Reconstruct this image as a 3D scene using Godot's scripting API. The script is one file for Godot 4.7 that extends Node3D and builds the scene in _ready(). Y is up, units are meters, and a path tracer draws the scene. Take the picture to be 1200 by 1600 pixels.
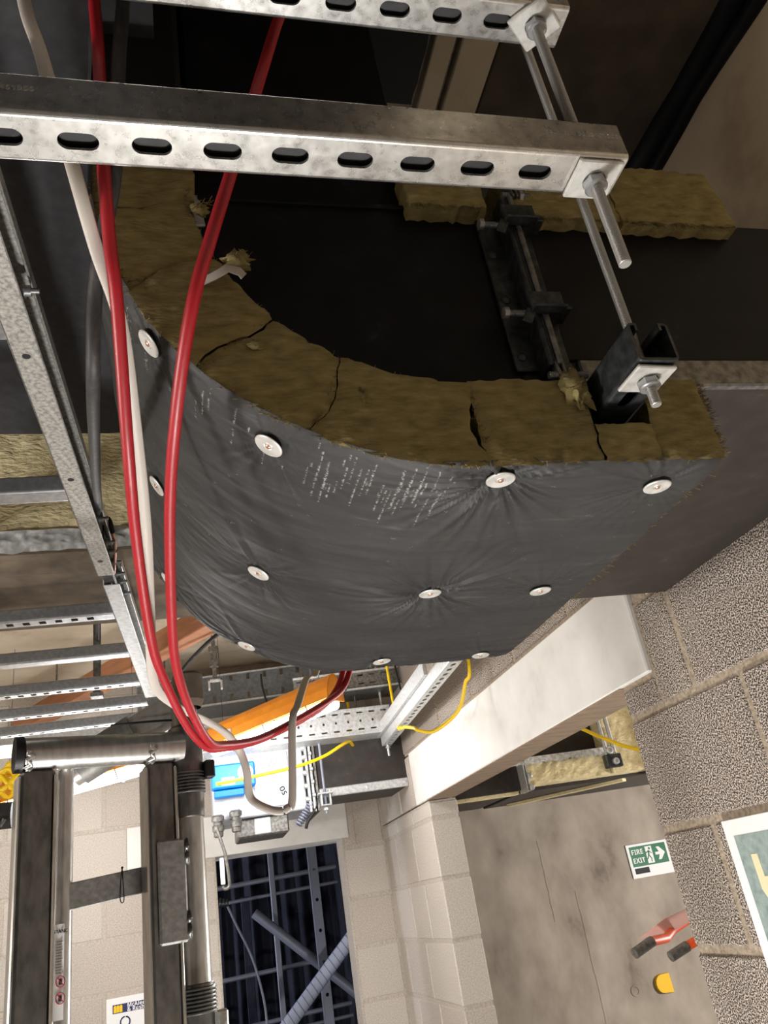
extends Node3D

var TX := {}
var M := {}
var rng := RandomNumberGenerator.new()
var nz := FastNoiseLite.new()

# ------------------------------------------------------------------ mesh helpers
func V(x: float, y: float, z: float) -> Vector3:
	return Vector3(x, y, z)

func beg() -> SurfaceTool:
	var st := SurfaceTool.new()
	st.begin(Mesh.PRIMITIVE_TRIANGLES)
	return st

func tri(st: SurfaceTool, a: Vector3, b: Vector3, c: Vector3, na: Vector3, nb: Vector3, nc: Vector3) -> void:
	if (b - a).cross(c - a).dot(na + nb + nc) > 0.0:
		st.set_normal(na); st.add_vertex(a)
		st.set_normal(nc); st.add_vertex(c)
		st.set_normal(nb); st.add_vertex(b)
	else:
		st.set_normal(na); st.add_vertex(a)
		st.set_normal(nb); st.add_vertex(b)
		st.set_normal(nc); st.add_vertex(c)

func quad(st: SurfaceTool, a: Vector3, b: Vector3, c: Vector3, d: Vector3, n: Vector3) -> void:
	tri(st, a, b, c, n, n, n)
	tri(st, a, c, d, n, n, n)

func xf(o: Vector3, x := Vector3.RIGHT, y := Vector3.UP) -> Transform3D:
	var bx := x.normalized()
	var bz := bx.cross(y).normalized()
	var by := bz.cross(bx).normalized()
	return Transform3D(Basis(bx, by, bz), o)

# bevelled box centred at t
func bb(st: SurfaceTool, t: Transform3D, size: Vector3, bev := 0.002) -> void:
	var h := size * 0.5
	bev = minf(bev, minf(h.x, minf(h.y, h.z)) * 0.9)
	var i := h - Vector3.ONE * bev
	var B := t.basis
	for ax in 3:
		var u := (ax + 1) % 3
		var w := (ax + 2) % 3
		for s in [-1.0, 1.0]:
			var n := Vector3.ZERO; n[ax] = s
			var p := []
			for k in [[-1, -1], [1, -1], [1, 1], [-1, 1]]:
				var q := Vector3.ZERO
				q[ax] = s * h[ax]; q[u] = k[0] * i[u]; q[w] = k[1] * i[w]
				p.append(t * q)
			quad(st, p[0], p[1], p[2], p[3], B * n)
		for s in [-1.0, 1.0]:
			for r in [-1.0, 1.0]:
				var n2 := Vector3.ZERO; n2[u] = s; n2[w] = r
				var a1 := Vector3.ZERO; a1[u] = s * h[u]; a1[w] = r * i[w]
				var a2 := Vector3.ZERO; a2[u] = s * i[u]; a2[w] = r * h[w]
				var e := Vector3.ZERO; e[ax] = i[ax]
				quad(st, t * (a1 - e), t * (a1 + e), t * (a2 + e), t * (a2 - e), B * n2.normalized())
	for sx in [-1.0, 1.0]:
		for sy in [-1.0, 1.0]:
			for sz in [-1.0, 1.0]:
				var n3 := B * (Vector3(sx, sy, sz).normalized())
				tri(st, t * V(sx * h.x, sy * i.y, sz * i.z), t * V(sx * i.x, sy * h.y, sz * i.z), t * V(sx * i.x, sy * i.y, sz * h.z), n3, n3, n3)

func box(st: SurfaceTool, lo: Vector3, hi: Vector3, bev := 0.002) -> void:
	bb(st, Transform3D(Basis(), (lo + hi) * 0.5), hi - lo, bev)

# a bar of rectangular section between two points
func bar(st: SurfaceTool, a: Vector3, b: Vector3, w: float, h: float, up := Vector3.UP, bev := 0.001) -> void:
	bb(st, xf((a + b) * 0.5, b - a, up), V((b - a).length(), h, w), bev)

# tube along points; ry flattens it, hint is the direction of rx
func tube(st: SurfaceTool, pts: Array, rx: float, seg := 12, ry := -1.0, hint := Vector3.ZERO, caps := true) -> void:
	if ry < 0.0:
		ry = rx
	var rings := []
	var ref := hint
	for k in pts.size():
		var d: Vector3 = (pts[mini(k + 1, pts.size() - 1)] - pts[maxi(k - 1, 0)]).normalized()
		if ref == Vector3.ZERO:
			ref = Vector3.UP if absf(d.y) < 0.9 else Vector3.RIGHT
		var s := (ref - d * ref.dot(d)).normalized()
		if hint == Vector3.ZERO:
			ref = s
		var t := d.cross(s)
		var ring := []
		for j in seg:
			var a := TAU * j / seg
			var n := (s * cos(a) / rx + t * sin(a) / ry).normalized()
			ring.append([pts[k] + s * cos(a) * rx + t * sin(a) * ry, n])
		rings.append(ring)
	for k in pts.size() - 1:
		for j in seg:
			var j2 := (j + 1) % seg
			var a = rings[k][j]; var b = rings[k][j2]; var c = rings[k + 1][j2]; var e = rings[k + 1][j]
			tri(st, a[0], b[0], c[0], a[1], b[1], c[1])
			tri(st, a[0], c[0], e[0], a[1], c[1], e[1])
	if caps:
		for k in [0, pts.size() - 1]:
			var d2: Vector3 = (pts[k] - pts[1 if k == 0 else k - 1]).normalized()
			for j in seg:
				tri(st, pts[k], rings[k][j][0], rings[k][(j + 1) % seg][0], d2, d2, d2)

func smooth(pts: Array, n := 8) -> Array:
	var out := []
	for k in pts.size() - 1:
		var p0: Vector3 = pts[maxi(k - 1, 0)]; var p1: Vector3 = pts[k]
		var p2: Vector3 = pts[k + 1]; var p3: Vector3 = pts[mini(k + 2, pts.size() - 1)]
		for j in n:
			out.append(p1.cubic_interpolate(p2, p0, p3, float(j) / n))
	out.append(pts[-1])
	return out

# lathe round the local y axis; profile of (radius, y)
func lathe(st: SurfaceTool, t: Transform3D, prof: Array, seg := 20) -> void:
	for k in prof.size() - 1:
		var p: Vector2 = prof[k]; var q: Vector2 = prof[k + 1]
		var d := q - p
		if d.length() < 1e-7:
			continue
		var n2 := Vector2(d.y, -d.x).normalized()
		for j in seg:
			var a := TAU * j / seg; var b := TAU * (j + 1) / seg
			var ca := V(cos(a), 0, sin(a)); var cb := V(cos(b), 0, sin(b))
			var na := t.basis * (ca * n2.x + Vector3.UP * n2.y); var nb := t.basis * (cb * n2.x + Vector3.UP * n2.y)
			var A := t * (ca * p.x + Vector3.UP * p.y); var B := t * (cb * p.x + Vector3.UP * p.y)
			var C := t * (cb * q.x + Vector3.UP * q.y); var D := t * (ca * q.x + Vector3.UP * q.y)
			if p.x > 1e-6:
				tri(st, A, B, C, na, nb, nb)
			if q.x > 1e-6:
				tri(st, A, C, D, na, nb, na)

# polygon in the local xy plane, extruded from z 0 to z d
func ex(st: SurfaceTool, pts: PackedVector2Array, t: Transform3D, d: float, walls := true) -> void:
	var idx := Geometry2D.triangulate_polygon(pts)
	var n := t.basis.z.normalized() * signf(d)
	for k in range(0, idx.size(), 3):
		var a := pts[idx[k]]; var b := pts[idx[k + 1]]; var c := pts[idx[k + 2]]
		tri(st, t * V(a.x, a.y, 0), t * V(b.x, b.y, 0), t * V(c.x, c.y, 0), -n, -n, -n)
		tri(st, t * V(a.x, a.y, d), t * V(b.x, b.y, d), t * V(c.x, c.y, d), n, n, n)
	if walls:
		var cw := Geometry2D.is_polygon_clockwise(pts)
		for k in pts.size():
			var a := pts[k]; var b := pts[(k + 1) % pts.size()]
			var e := b - a
			var m := Vector2(e.y, -e.x).normalized() * (-1.0 if cw else 1.0)
			quad(st, t * V(a.x, a.y, 0), t * V(b.x, b.y, 0), t * V(b.x, b.y, d), t * V(a.x, a.y, d), t.basis * V(m.x, m.y, 0))

func ngon(r: float, n: int, off := 0.0) -> PackedVector2Array:
	var p := PackedVector2Array()
	for k in n:
		p.append(Vector2(cos(TAU * k / n + off), sin(TAU * k / n + off)) * r)
	return p

# plate in local xy from x0 to x1, half width w, holes (centre x list) of length l and width s, thickness along +z
func slotted(st: SurfaceTool, t: Transform3D, x0: float, x1: float, w: float, th: float, holes: Array, l: float, s: float, square := false) -> void:
	var xs := [x0]
	for k in holes.size() - 1:
		xs.append((holes[k] + holes[k + 1]) * 0.5)
	xs.append(x1)
	if holes.is_empty():
		ex(st, PackedVector2Array([Vector2(x0, -w), Vector2(x1, -w), Vector2(x1, w), Vector2(x0, w)]), t, th)
		return
	for k in holes.size():
		for sg in [1.0, -1.0]:
			var p := PackedVector2Array()
			var a: float = xs[k]; var b: float = xs[k + 1]; var c: float = holes[k]
			p.append(Vector2(a, 0))
			var r := s * 0.5
			var hl := l * 0.5 - r
			if square:
				p.append(Vector2(c - l * 0.5, 0)); p.append(Vector2(c - l * 0.5, sg * r)); p.append(Vector2(c + l * 0.5, sg * r)); p.append(Vector2(c + l * 0.5, 0))
			else:
				for j in 7:
					var g := PI - PI * 0.5 * j / 6.0
					p.append(Vector2(c - hl + cos(g) * r, sg * sin(g) * r))
				for j in 7:
					var g := PI * 0.5 - PI * 0.5 * j / 6.0
					p.append(Vector2(c + hl + cos(g) * r, sg * sin(g) * r))
			p.append(Vector2(b, 0)); p.append(Vector2(b, sg * w)); p.append(Vector2(a, sg * w))
			ex(st, p, t, th)

# ------------------------------------------------------------------ scene helpers
var used := {}
func numbered(called: String) -> String:
	var k: int = used.get(called, 0)
	used[called] = k + 1
	return called if k == 0 else "%s_%03d" % [called, k]

func tag(o: Node, label := "", category := "", group := "", kind := "") -> void:
	if label: o.set_meta("label", label)
	if category: o.set_meta("category", category)
	if group: o.set_meta("group", group)
	if kind: o.set_meta("kind", kind)

func thing(called: String, label: String, category: String, at := Vector3.ZERO, group := "") -> Node3D:
	var o := Node3D.new()
	o.name = numbered(called)
	o.position = at
	add_child(o, true)
	tag(o, label, category, group)
	return o

func structure(called: String, label: String, category := "") -> Node3D:
	var o := Node3D.new()
	o.name = called
	add_child(o, true)
	tag(o, label, category, "", "structure")
	return o

# commit as one named mesh; vertices are given in world space, so the parent's origin is taken off
func put(called: String, st: SurfaceTool, m: Material, parent: Node3D = null, label := "") -> MeshInstance3D:
	var o := MeshInstance3D.new()
	o.mesh = st.commit()
	o.material_override = m
	o.name = called
	if parent == null:
		o.name = numbered(called)
		add_child(o, true)
	else:
		parent.add_child(o, true)
		var off := Vector3.ZERO
		var p: Node = parent
		while p != self:
			off += (p as Node3D).position
			p = p.get_parent()
		o.position = -off
	if label: o.set_meta("label", label)
	return o

# ------------------------------------------------------------------ materials
func noise_tex(sd: int, freq: float, stops: Array, size := 512, type := FastNoiseLite.TYPE_SIMPLEX_SMOOTH, oct := 4, normal := false, bump := 4.0) -> NoiseTexture2D:
	var key := "%d_%f_%s_%d_%d_%d_%s" % [sd, freq, str(stops), size, type, oct, str(normal)]
	if TX.has(key): return TX[key]
	var n := FastNoiseLite.new()
	n.seed = sd; n.noise_type = type; n.frequency = freq
	n.fractal_octaves = oct
	n.fractal_gain = 0.55
	var t := NoiseTexture2D.new()
	t.width = size; t.height = size; t.seamless = true; t.noise = n
	if normal:
		t.as_normal_map = true; t.bump_strength = bump
	else:
		var g := Gradient.new()
		var off := PackedFloat32Array(); var col := PackedColorArray()
		for s in stops:
			off.append(s[0]); col.append(s[1])
		g.offsets = off; g.colors = col
		t.color_ramp = g
	TX[key] = t
	return t

func flat(c: Color, rough := 0.7, metal := 0.0) -> StandardMaterial3D:
	var m := StandardMaterial3D.new()
	m.albedo_color = c; m.roughness = rough; m.metallic = metal
	m.cull_mode = BaseMaterial3D.CULL_DISABLED
	return m

func noisy(rough: float, metal: float, tex: NoiseTexture2D, scale: Vector3, relief: NoiseTexture2D = null, cm := 0.1, world := true) -> StandardMaterial3D:
	var m := flat(Color.WHITE, rough, metal)
	m.albedo_texture = tex
	m.uv1_triplanar = true; m.uv1_world_triplanar = world
	m.uv1_scale = scale
	if relief:
		m.heightmap_enabled = true; m.heightmap_texture = relief; m.heightmap_scale = cm
	return m

func C(r: int, g: int, b: int) -> Color:
	return Color8(r, g, b)

func make_materials() -> void:
	var ZN := [[0.0, C(160, 158, 152)], [0.2, C(204, 202, 197)], [0.55, C(226, 224, 219)], [1.0, C(238, 237, 232)]]
	M.zinc = noisy(0.33, 0.9, noise_tex(3, 0.012, ZN, 512, FastNoiseLite.TYPE_SIMPLEX_SMOOTH, 5), V(7, 7, 7))
	M.zinc.roughness_texture = noise_tex(5, 0.02, [[0.0, Color(0.75, 0.75, 0.75)], [1.0, Color(1, 1, 1)]])
	M.zinc_dull = noisy(0.5, 0.75, noise_tex(6, 0.02, [[0.0, C(88, 86, 82)], [0.5, C(128, 126, 121)], [1.0, C(160, 158, 152)]]), V(6, 6, 6))
	M.zinc_bright = noisy(0.45, 0.55, noise_tex(7, 0.02, [[0.0, C(178, 180, 180)], [0.5, C(206, 207, 206)], [1.0, C(224, 225, 224)]]), V(6, 6, 6))
	M.plate = noisy(0.5, 0.45, noise_tex(8, 0.01, [[0.0, C(176, 174, 168)], [0.5, C(206, 204, 198)], [1.0, C(222, 220, 214)]]), V(10, 10, 10))
	M.nut = flat(C(170, 171, 172), 0.35, 0.7)
	M.rod = flat(C(178, 176, 172), 0.36, 0.65)
	M.dark_steel = noisy(0.4, 0.7, noise_tex(9, 0.02, [[0.0, C(44, 46, 47)], [0.5, C(70, 73, 75)], [1.0, C(96, 99, 100)]]), V(6, 6, 6))
	M.alu = noisy(0.28, 0.75, noise_tex(10, 0.02, [[0.0, C(160, 157, 152)], [0.5, C(190, 188, 184)], [1.0, C(210, 208, 205)]]), V(8, 2, 8))
	M.alu_dark = noisy(0.4, 0.75, noise_tex(11, 0.015, [[0.0, C(84, 83, 81)], [0.5, C(116, 115, 112)], [1.0, C(140, 139, 136)]]), V(8, 3, 8))
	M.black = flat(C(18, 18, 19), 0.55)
	M.rubber = noisy(0.6, 0.0, noise_tex(12, 0.02, [[0.0, C(30, 30, 31)], [0.6, C(46, 45, 44)], [1.0, C(84, 80, 76)]]), V(9, 2, 9))
	M.duct_black = noisy(0.5, 0.0, noise_tex(13, 0.01, [[0.0, C(16, 16, 18)], [0.6, C(22, 22, 25)], [0.85, C(28, 28, 31)], [1.0, C(52, 52, 53)]]), V(3, 3, 3))
	M.duct_black.metallic_specular = 0.3
	M.board_black = noisy(0.5, 0.0, noise_tex(14, 0.012, [[0.0, C(36, 31, 28)], [0.6, C(46, 40, 36)], [0.85, C(54, 48, 43)], [1.0, C(92, 84, 76)]]), V(3, 3, 3))
	M.cloth_grey = noisy(0.8, 0.0, noise_tex(15, 0.02, [[0.0, C(36, 36, 39)], [0.6, C(46, 46, 49)], [1.0, C(56, 56, 59)]]), V(4, 4, 4))
	var WO := [[0.0, C(120, 106, 66)], [0.35, C(144, 130, 84)], [0.6, C(154, 140, 92)], [1.0, C(176, 163, 116)]]
	M.wool = noisy(0.95, 0.0, noise_tex(16, 0.02, WO, 512, FastNoiseLite.TYPE_SIMPLEX_SMOOTH, 6), V(3, 9, 6), noise_tex(17, 0.03, [[0.0, Color.BLACK], [1.0, Color.WHITE]], 512, FastNoiseLite.TYPE_SIMPLEX_SMOOTH, 6), 0.18)
	M.wool_pale = noisy(0.95, 0.0, noise_tex(18, 0.02, [[0.0, C(196, 178, 130)], [0.4, C(222, 206, 160)], [1.0, C(236, 224, 184)]], 512, FastNoiseLite.TYPE_SIMPLEX_SMOOTH, 6), V(3, 6, 4), noise_tex(17, 0.03, [[0.0, Color.BLACK], [1.0, Color.WHITE]], 512, FastNoiseLite.TYPE_SIMPLEX_SMOOTH, 6), 0.22)
	M.fibre = flat(C(138, 120, 76), 0.95)
	M.foil = noisy(0.4, 0.1, noise_tex(19, 0.02, [[0.0, C(170, 170, 168)], [1.0, C(236, 236, 232)]]), V(5, 5, 5), noise_tex(20, 0.008, [[0.0, Color.BLACK], [1.0, Color.WHITE]], 512, FastNoiseLite.TYPE_SIMPLEX_SMOOTH, 2), 0.5)
	var BT := [[0.0, C(46, 40, 36)], [0.3, C(92, 82, 73)], [0.46, C(166, 152, 139)], [0.6, C(192, 179, 166)], [1.0, C(234, 224, 212)]]
	M.block = noisy(0.95, 0.0, noise_tex(21, 0.075, BT, 1024, FastNoiseLite.TYPE_SIMPLEX, 3), V(3.0, 3.0, 3.0), noise_tex(21, 0.075, [[0.0, Color.BLACK], [0.5, Color.WHITE], [1.0, Color.WHITE]], 1024, FastNoiseLite.TYPE_SIMPLEX, 3), 0.6)
	M.block_b = noisy(0.95, 0.0, noise_tex(22, 0.075, [[0.0, C(52, 46, 41)], [0.3, C(100, 90, 81)], [0.46, C(160, 147, 134)], [0.6, C(186, 174, 160)], [1.0, C(228, 218, 206)]], 1024, FastNoiseLite.TYPE_SIMPLEX, 3), V(2.8, 2.8, 2.8), noise_tex(22, 0.075, [[0.0, Color.BLACK], [0.5, Color.WHITE], [1.0, Color.WHITE]], 1024, FastNoiseLite.TYPE_SIMPLEX, 3), 0.6)
	var B2 := [[0.0, C(172, 163, 151)], [0.4, C(190, 181, 170)], [0.6, C(196, 188, 177)], [1.0, C(212, 204, 194)]]
	M.block_smooth = noisy(0.9, 0.0, noise_tex(23, 0.09, B2, 512, FastNoiseLite.TYPE_SIMPLEX, 5), V(3, 3, 3), noise_tex(24, 0.06, [[0.0, Color.BLACK], [1.0, Color.WHITE]], 512), 0.08)
	M.block_smooth_b = noisy(0.9, 0.0, noise_tex(25, 0.09, [[0.0, C(166, 156, 145)], [0.5, C(184, 174, 163)], [1.0, C(204, 195, 184)]], 512, FastNoiseLite.TYPE_SIMPLEX, 5), V(2.7, 2.7, 2.7), noise_tex(24, 0.06, [[0.0, Color.BLACK], [1.0, Color.WHITE]], 512), 0.08)
	M.mortar = noisy(0.95, 0.0, noise_tex(26, 0.04, [[0.0, C(128, 114, 98)], [0.5, C(164, 149, 130)], [1.0, C(188, 173, 153)]]), V(4, 4, 4), noise_tex(24, 0.06, [[0.0, Color.BLACK], [1.0, Color.WHITE]], 512), 0.1)
	M.concrete = noisy(0.9, 0.0, noise_tex(27, 0.006, [[0.0, C(110, 99, 88)], [0.25, C(146, 134, 121)], [0.5, C(160, 148, 134)], [1.0, C(180, 168, 153)]], 512, FastNoiseLite.TYPE_SIMPLEX_SMOOTH, 6), V(0.8, 0.5, 0.8))
	M.soffit = noisy(0.9, 0.0, noise_tex(28, 0.006, [[0.0, C(160, 146, 124)], [0.3, C(200, 186, 162)], [0.6, C(212, 199, 176)], [1.0, C(224, 212, 190)]], 512, FastNoiseLite.TYPE_SIMPLEX_SMOOTH, 6), V(0.9, 0.9, 0.9), noise_tex(24, 0.06, [[0.0, Color.BLACK], [1.0, Color.WHITE]], 512), 0.08)
	M.head = noisy(0.9, 0.0, noise_tex(41, 0.008, [[0.0, C(200, 178, 146)], [0.4, C(226, 206, 174)], [1.0, C(236, 218, 188)]], 512, FastNoiseLite.TYPE_SIMPLEX_SMOOTH, 6), V(1.2, 1.2, 1.2))
	M.grey_steel = noisy(0.5, 0.2, noise_tex(42, 0.02, [[0.0, C(88, 90, 91)], [1.0, C(122, 124, 125)]]), V(4, 4, 4))
	M.weld_plate = noisy(0.5, 0.25, noise_tex(43, 0.02, [[0.0, C(112, 110, 107)], [0.6, C(140, 138, 134)], [1.0, C(160, 158, 154)]]), V(9, 9, 9))
	M.alu_bright = noisy(0.3, 0.45, noise_tex(44, 0.02, [[0.0, C(170, 166, 160)], [1.0, C(206, 203, 198)]]), V(6, 3, 6))
	M.rung = noisy(0.34, 0.92, noise_tex(45, 0.02, [[0.0, C(170, 174, 178)], [1.0, C(212, 214, 216)]]), V(6, 6, 6))
	M.soffit_dark = noisy(0.85, 0.0, noise_tex(46, 0.01, [[0.0, C(62, 54, 44)], [1.0, C(92, 82, 68)]]), V(2, 2, 2))
	M.zinc_rail = noisy(0.45, 0.5, noise_tex(47, 0.03, [[0.0, C(120, 118, 112)], [0.5, C(176, 173, 166)], [1.0, C(212, 209, 202)]]), V(9, 9, 9))
	M.mortar_pale = noisy(0.95, 0.0, noise_tex(48, 0.04, [[0.0, C(164, 154, 141)], [1.0, C(202, 193, 181)]]), V(4, 4, 4))
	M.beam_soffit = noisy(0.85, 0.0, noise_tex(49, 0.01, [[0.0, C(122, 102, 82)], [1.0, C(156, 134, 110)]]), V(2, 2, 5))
	M.beam = noisy(0.85, 0.0, noise_tex(29, 0.008, [[0.0, C(212, 209, 203)], [0.4, C(224, 222, 216)], [1.0, C(232, 230, 225)]], 512, FastNoiseLite.TYPE_SIMPLEX_SMOOTH, 5), V(1.5, 1.5, 1.5))
	M.dark_beam = noisy(0.9, 0.0, noise_tex(30, 0.01, [[0.0, C(74, 64, 54)], [0.5, C(104, 92, 78)], [1.0, C(126, 113, 97)]]), V(1.5, 1.5, 1.5))
	M.floor = noisy(0.8, 0.0, noise_tex(31, 0.008, [[0.0, C(84, 81, 77)], [1.0, C(116, 112, 107)]]), V(1, 1, 1))
	M.timber = noisy(0.7, 0.0, noise_tex(32, 0.01, [[0.0, C(140, 92, 62)], [0.5, C(168, 114, 80)], [1.0, C(186, 132, 98)]]), V(1, 6, 1))
	M.red = flat(C(160, 10, 26), 0.42)
	M.red.clearcoat_enabled = true; M.red.clearcoat = 0.3
	M.white_cable = flat(C(196, 188, 178), 0.5)
	M.yellow = flat(C(240, 200, 16), 0.45)
	M.orange = noisy(0.45, 0.0, noise_tex(33, 0.01, [[0.0, C(206, 120, 18)], [1.0, C(238, 152, 34)]]), V(3, 3, 3))
	M.orange_red = flat(C(240, 92, 40), 0.5)
	M.blue = flat(C(0, 122, 214), 0.45)
	M.box_white = noisy(0.5, 0.2, noise_tex(34, 0.01, [[0.0, C(172, 176, 184)], [1.0, C(206, 209, 216)]]), V(3, 3, 3))
	M.paper = flat(C(238, 238, 236), 0.6)
	M.ink = flat(C(22, 24, 40), 0.7)
	M.ink_dark = flat(C(40, 40, 42), 0.7)
	M.green = flat(C(20, 104, 66), 0.55)
	M.sea = noisy(0.6, 0.0, noise_tex(35, 0.01, [[0.0, C(118, 134, 130)], [0.5, C(140, 156, 151)], [1.0, C(160, 174, 168)]]), V(9, 9, 9))
	M.cream = flat(C(226, 218, 176), 0.6)
	M.logo_yellow = flat(C(244, 200, 20), 0.6)
	M.logo_blue = flat(C(34, 40, 92), 0.6)
	M.pink = flat(C(232, 190, 180), 0.6)
	M.red_ink = flat(C(178, 40, 62), 0.6)
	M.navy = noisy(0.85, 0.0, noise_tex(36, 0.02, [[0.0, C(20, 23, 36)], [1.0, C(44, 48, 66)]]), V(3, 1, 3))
	M.steel_blue = flat(C(132, 136, 150), 0.5, 0.3)
	M.pale_pipe = flat(C(176, 184, 204), 0.5)
	M.yellow_cap = flat(C(240, 188, 8), 0.6)
	M.copper = flat(C(196, 150, 130), 0.35, 0.8)
	M.lens = flat(C(255, 252, 244), 0.4)
	M.lens.emission_enabled = true
	M.lens.emission = C(255, 250, 238)
	M.lens.emission_energy_multiplier = 6.0

# ------------------------------------------------------------------ small hardware
func nut(parent: Node3D, at: Vector3, af := 0.017, h := 0.009, turn := 0.3, up := Vector3.UP, m: Material = null) -> void:
	var st := beg()
	var t := xf(at, V(cos(turn), 0, sin(turn)) if absf(up.y) > 0.9 else Vector3.UP, up)
	var q := Transform3D(Basis(t.basis.x, t.basis.z, t.basis.y), at - up * h * 0.5)
	var r := af / 1.732
	ex(st, ngon(r, 6), Transform3D(q.basis, at - up * h * 0.38), h * 0.76)
	for s in [-1.0, 1.0]:
		lathe(st, Transform3D(xf(at, t.basis.x, up * s).basis, at + up * s * h * 0.38), [Vector2(r * 0.97, 0), Vector2(r * 0.84, h * 0.12), Vector2(r * 0.5, h * 0.12)], 18)
	put("nut", st, m if m else M.nut, parent)

func thread(st: SurfaceTool, a: Vector3, b: Vector3, r: float, pitch := 0.00175, seg := 14) -> void:
	var L := (b - a).length()
	var n := int(L / pitch)
	var prof := [Vector2(0, 0), Vector2(r * 0.86, 0)]
	for k in n:
		var y := L * k / n
		prof.append(Vector2(r * 0.84, y + pitch * 0.1))
		prof.append(Vector2(r, y + pitch * 0.42))
		prof.append(Vector2(r, y + pitch * 0.58))
	prof.append(Vector2(r * 0.84, L)); prof.append(Vector2(0, L))
	var d := (b - a).normalized()
	lathe(st, xf(a, Vector3.RIGHT if absf(d.y) > 0.5 else Vector3.UP, d), prof, seg)

# channel of C section, opening up, along local x
func channel_mesh(L: float, holes: Array, w := 0.041, h := 0.041, l := 0.028, s := 0.014, square := false) -> SurfaceTool:
	var st := beg()
	var r := 0.004
	var hw := w * 0.5
	var th := 0.0025
	slotted(st, Transform3D(Basis(Vector3.RIGHT, Vector3.BACK, Vector3.DOWN) , V(0, th, 0)), 0.0, L, hw - r, th, holes, l, s, square)
	for sg in [-1.0, 1.0]:
		var out := []
		var inn := []
		for k in 6:
			var g := -PI * 0.5 + PI * 0.5 * k / 5.0
			out.append(Vector2(hw - r + cos(g) * r, r + sin(g) * r))
			inn.append(Vector2(hw - r + cos(g) * (r - th), r + sin(g) * (r - th)))
		for k in 6:
			var g := PI * 0.5 * k / 5.0
			out.append(Vector2(hw - r + cos(g) * r, h - r + sin(g) * r))
			inn.append(Vector2(hw - r + cos(g) * (r - th), h - r + sin(g) * (r - th)))
		out.append(Vector2(hw - 0.0095, h)); inn.append(Vector2(hw - 0.0095 + th, h - th))
		out.append(Vector2(hw - 0.0095, h - 0.008)); inn.append(Vector2(hw - 0.0095 + th, h - 0.008))
		var poly := PackedVector2Array()
		for p in out: poly.append(Vector2(p.x * sg, p.y))
		for k in inn.size(): poly.append(Vector2(inn[inn.size() - 1 - k].x * sg, inn[inn.size() - 1 - k].y))
		ex(st, poly, Transform3D(Basis(V(0, 0, 1), V(0, 1, 0), V(1, 0, 0)), Vector3.ZERO), L)
	return st

func steps(a: float, b: float, d: float) -> Array:
	var o := []
	var x := a
	while x <= b:
		o.append(x); x += d
	return o

func set_mesh(called: String, st: SurfaceTool, m: Material, t: Transform3D, parent: Node3D = null) -> MeshInstance3D:
	var o := MeshInstance3D.new()
	o.mesh = st.commit(); o.material_override = m
	if parent:
		o.name = called
		parent.add_child(o, true)
	else:
		o.name = numbered(called)
		add_child(o, true)
	o.transform = t
	return o

func words(called: String, text: String, size: float, m: Material, t: Transform3D, parent: Node3D, depth := 0.0004, fnt := "Droid Sans") -> MeshInstance3D:
	var tm := TextMesh.new()
	var f := SystemFont.new()
	f.font_names = PackedStringArray([fnt])
	f.font_weight = 700
	tm.font = f; tm.text = text; tm.font_size = 32
	tm.pixel_size = size / 32.0
	tm.depth = depth; tm.curve_step = 1.0
	var o := MeshInstance3D.new()
	o.mesh = tm; o.material_override = m; o.name = called
	parent.add_child(o, true)
	o.transform = t
	return o

func lamp(parent: Node3D, at: Vector3, energy: float, col: Color, size := 0.1) -> void:
	var l := OmniLight3D.new()
	l.name = "light"
	l.light_color = col; l.light_energy = energy; l.light_size = size
	l.omni_range = 12.0; l.omni_attenuation = 2.0; l.shadow_enabled = true
	parent.add_child(l, true)
	l.position = at - parent.position

func _ready() -> void:
	rng.seed = 7
	nz.seed = 5; nz.frequency = 1.0; nz.fractal_octaves = 4
	# camera, held at about 1.8 m and tilted up and rolled
	var cam := Camera3D.new()
	cam.name = "camera"
	cam.fov = 65.444; cam.near = 0.03; cam.far = 60.0
	add_child(cam)
	cam.transform = Transform3D(Basis(V(0.9667, -0.1546, 0.2038), V(0.0456, 0.8881, 0.4574), V(-0.2517, -0.4329, 0.8656)).orthonormalized(), V(0, 1.8, 0))
	cam.current = true
	var we := WorldEnvironment.new()
	we.name = "environment"
	var e := Environment.new()
	e.background_mode = Environment.BG_COLOR
	e.background_color = Color(0.02, 0.02, 0.025)
	e.tonemap_mode = Environment.TONE_MAPPER_LINEAR
	e.tonemap_exposure = 1.0
	e.sdfgi_enabled = true; e.ssao_enabled = true; e.ssil_enabled = true
	we.environment = e
	add_child(we)
	make_materials()
	batten("batten_light", "orange batten work light under the grey cable trays, red cables across it", V(0.095, 2.40, -3.14), V(0.475, 2.40, -2.56), 0.42)
	batten("batten_light", "orange cased batten work light seen through the scaffold frame above the block wall", V(-0.72, 2.33, -3.42), V(-0.12, 2.32, -2.84), 0.55)
	fill_lamp("added unseen fill lamp of bulkhead shape on the left wall of the main room", V(-2.42, 1.5, -0.62), Vector3.RIGHT, 3.4)  # added out of view to brighten the lagged wool and left faces
	fill_lamp("added unseen fill lamp of bulkhead shape on the side lining of the dark shaft", V(-1.48, 1.7, -5.0), Vector3.RIGHT, 1.6, C(232, 238, 255))  # added cool fill that brightens the steelwork in the doorway
	flood_lamp("squat floor floodlight pointing up from the site floor below the picture", V(0.10, 0.35, -0.90), 3.0)
	fill_lamp("added unseen fill lamp on the far side wall of the room beyond the beam", V(3.92, 1.5, -3.2), Vector3.LEFT, 5.0)  # unseen fill added to light the far room
	shell()
	walls()
	build_bend()
	build_straight_duct()
	build_trapeze()
	build_left()
	build_scaffold()
	build_background()
	build_beyond()
	build_signs()
	build_cables()

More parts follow.
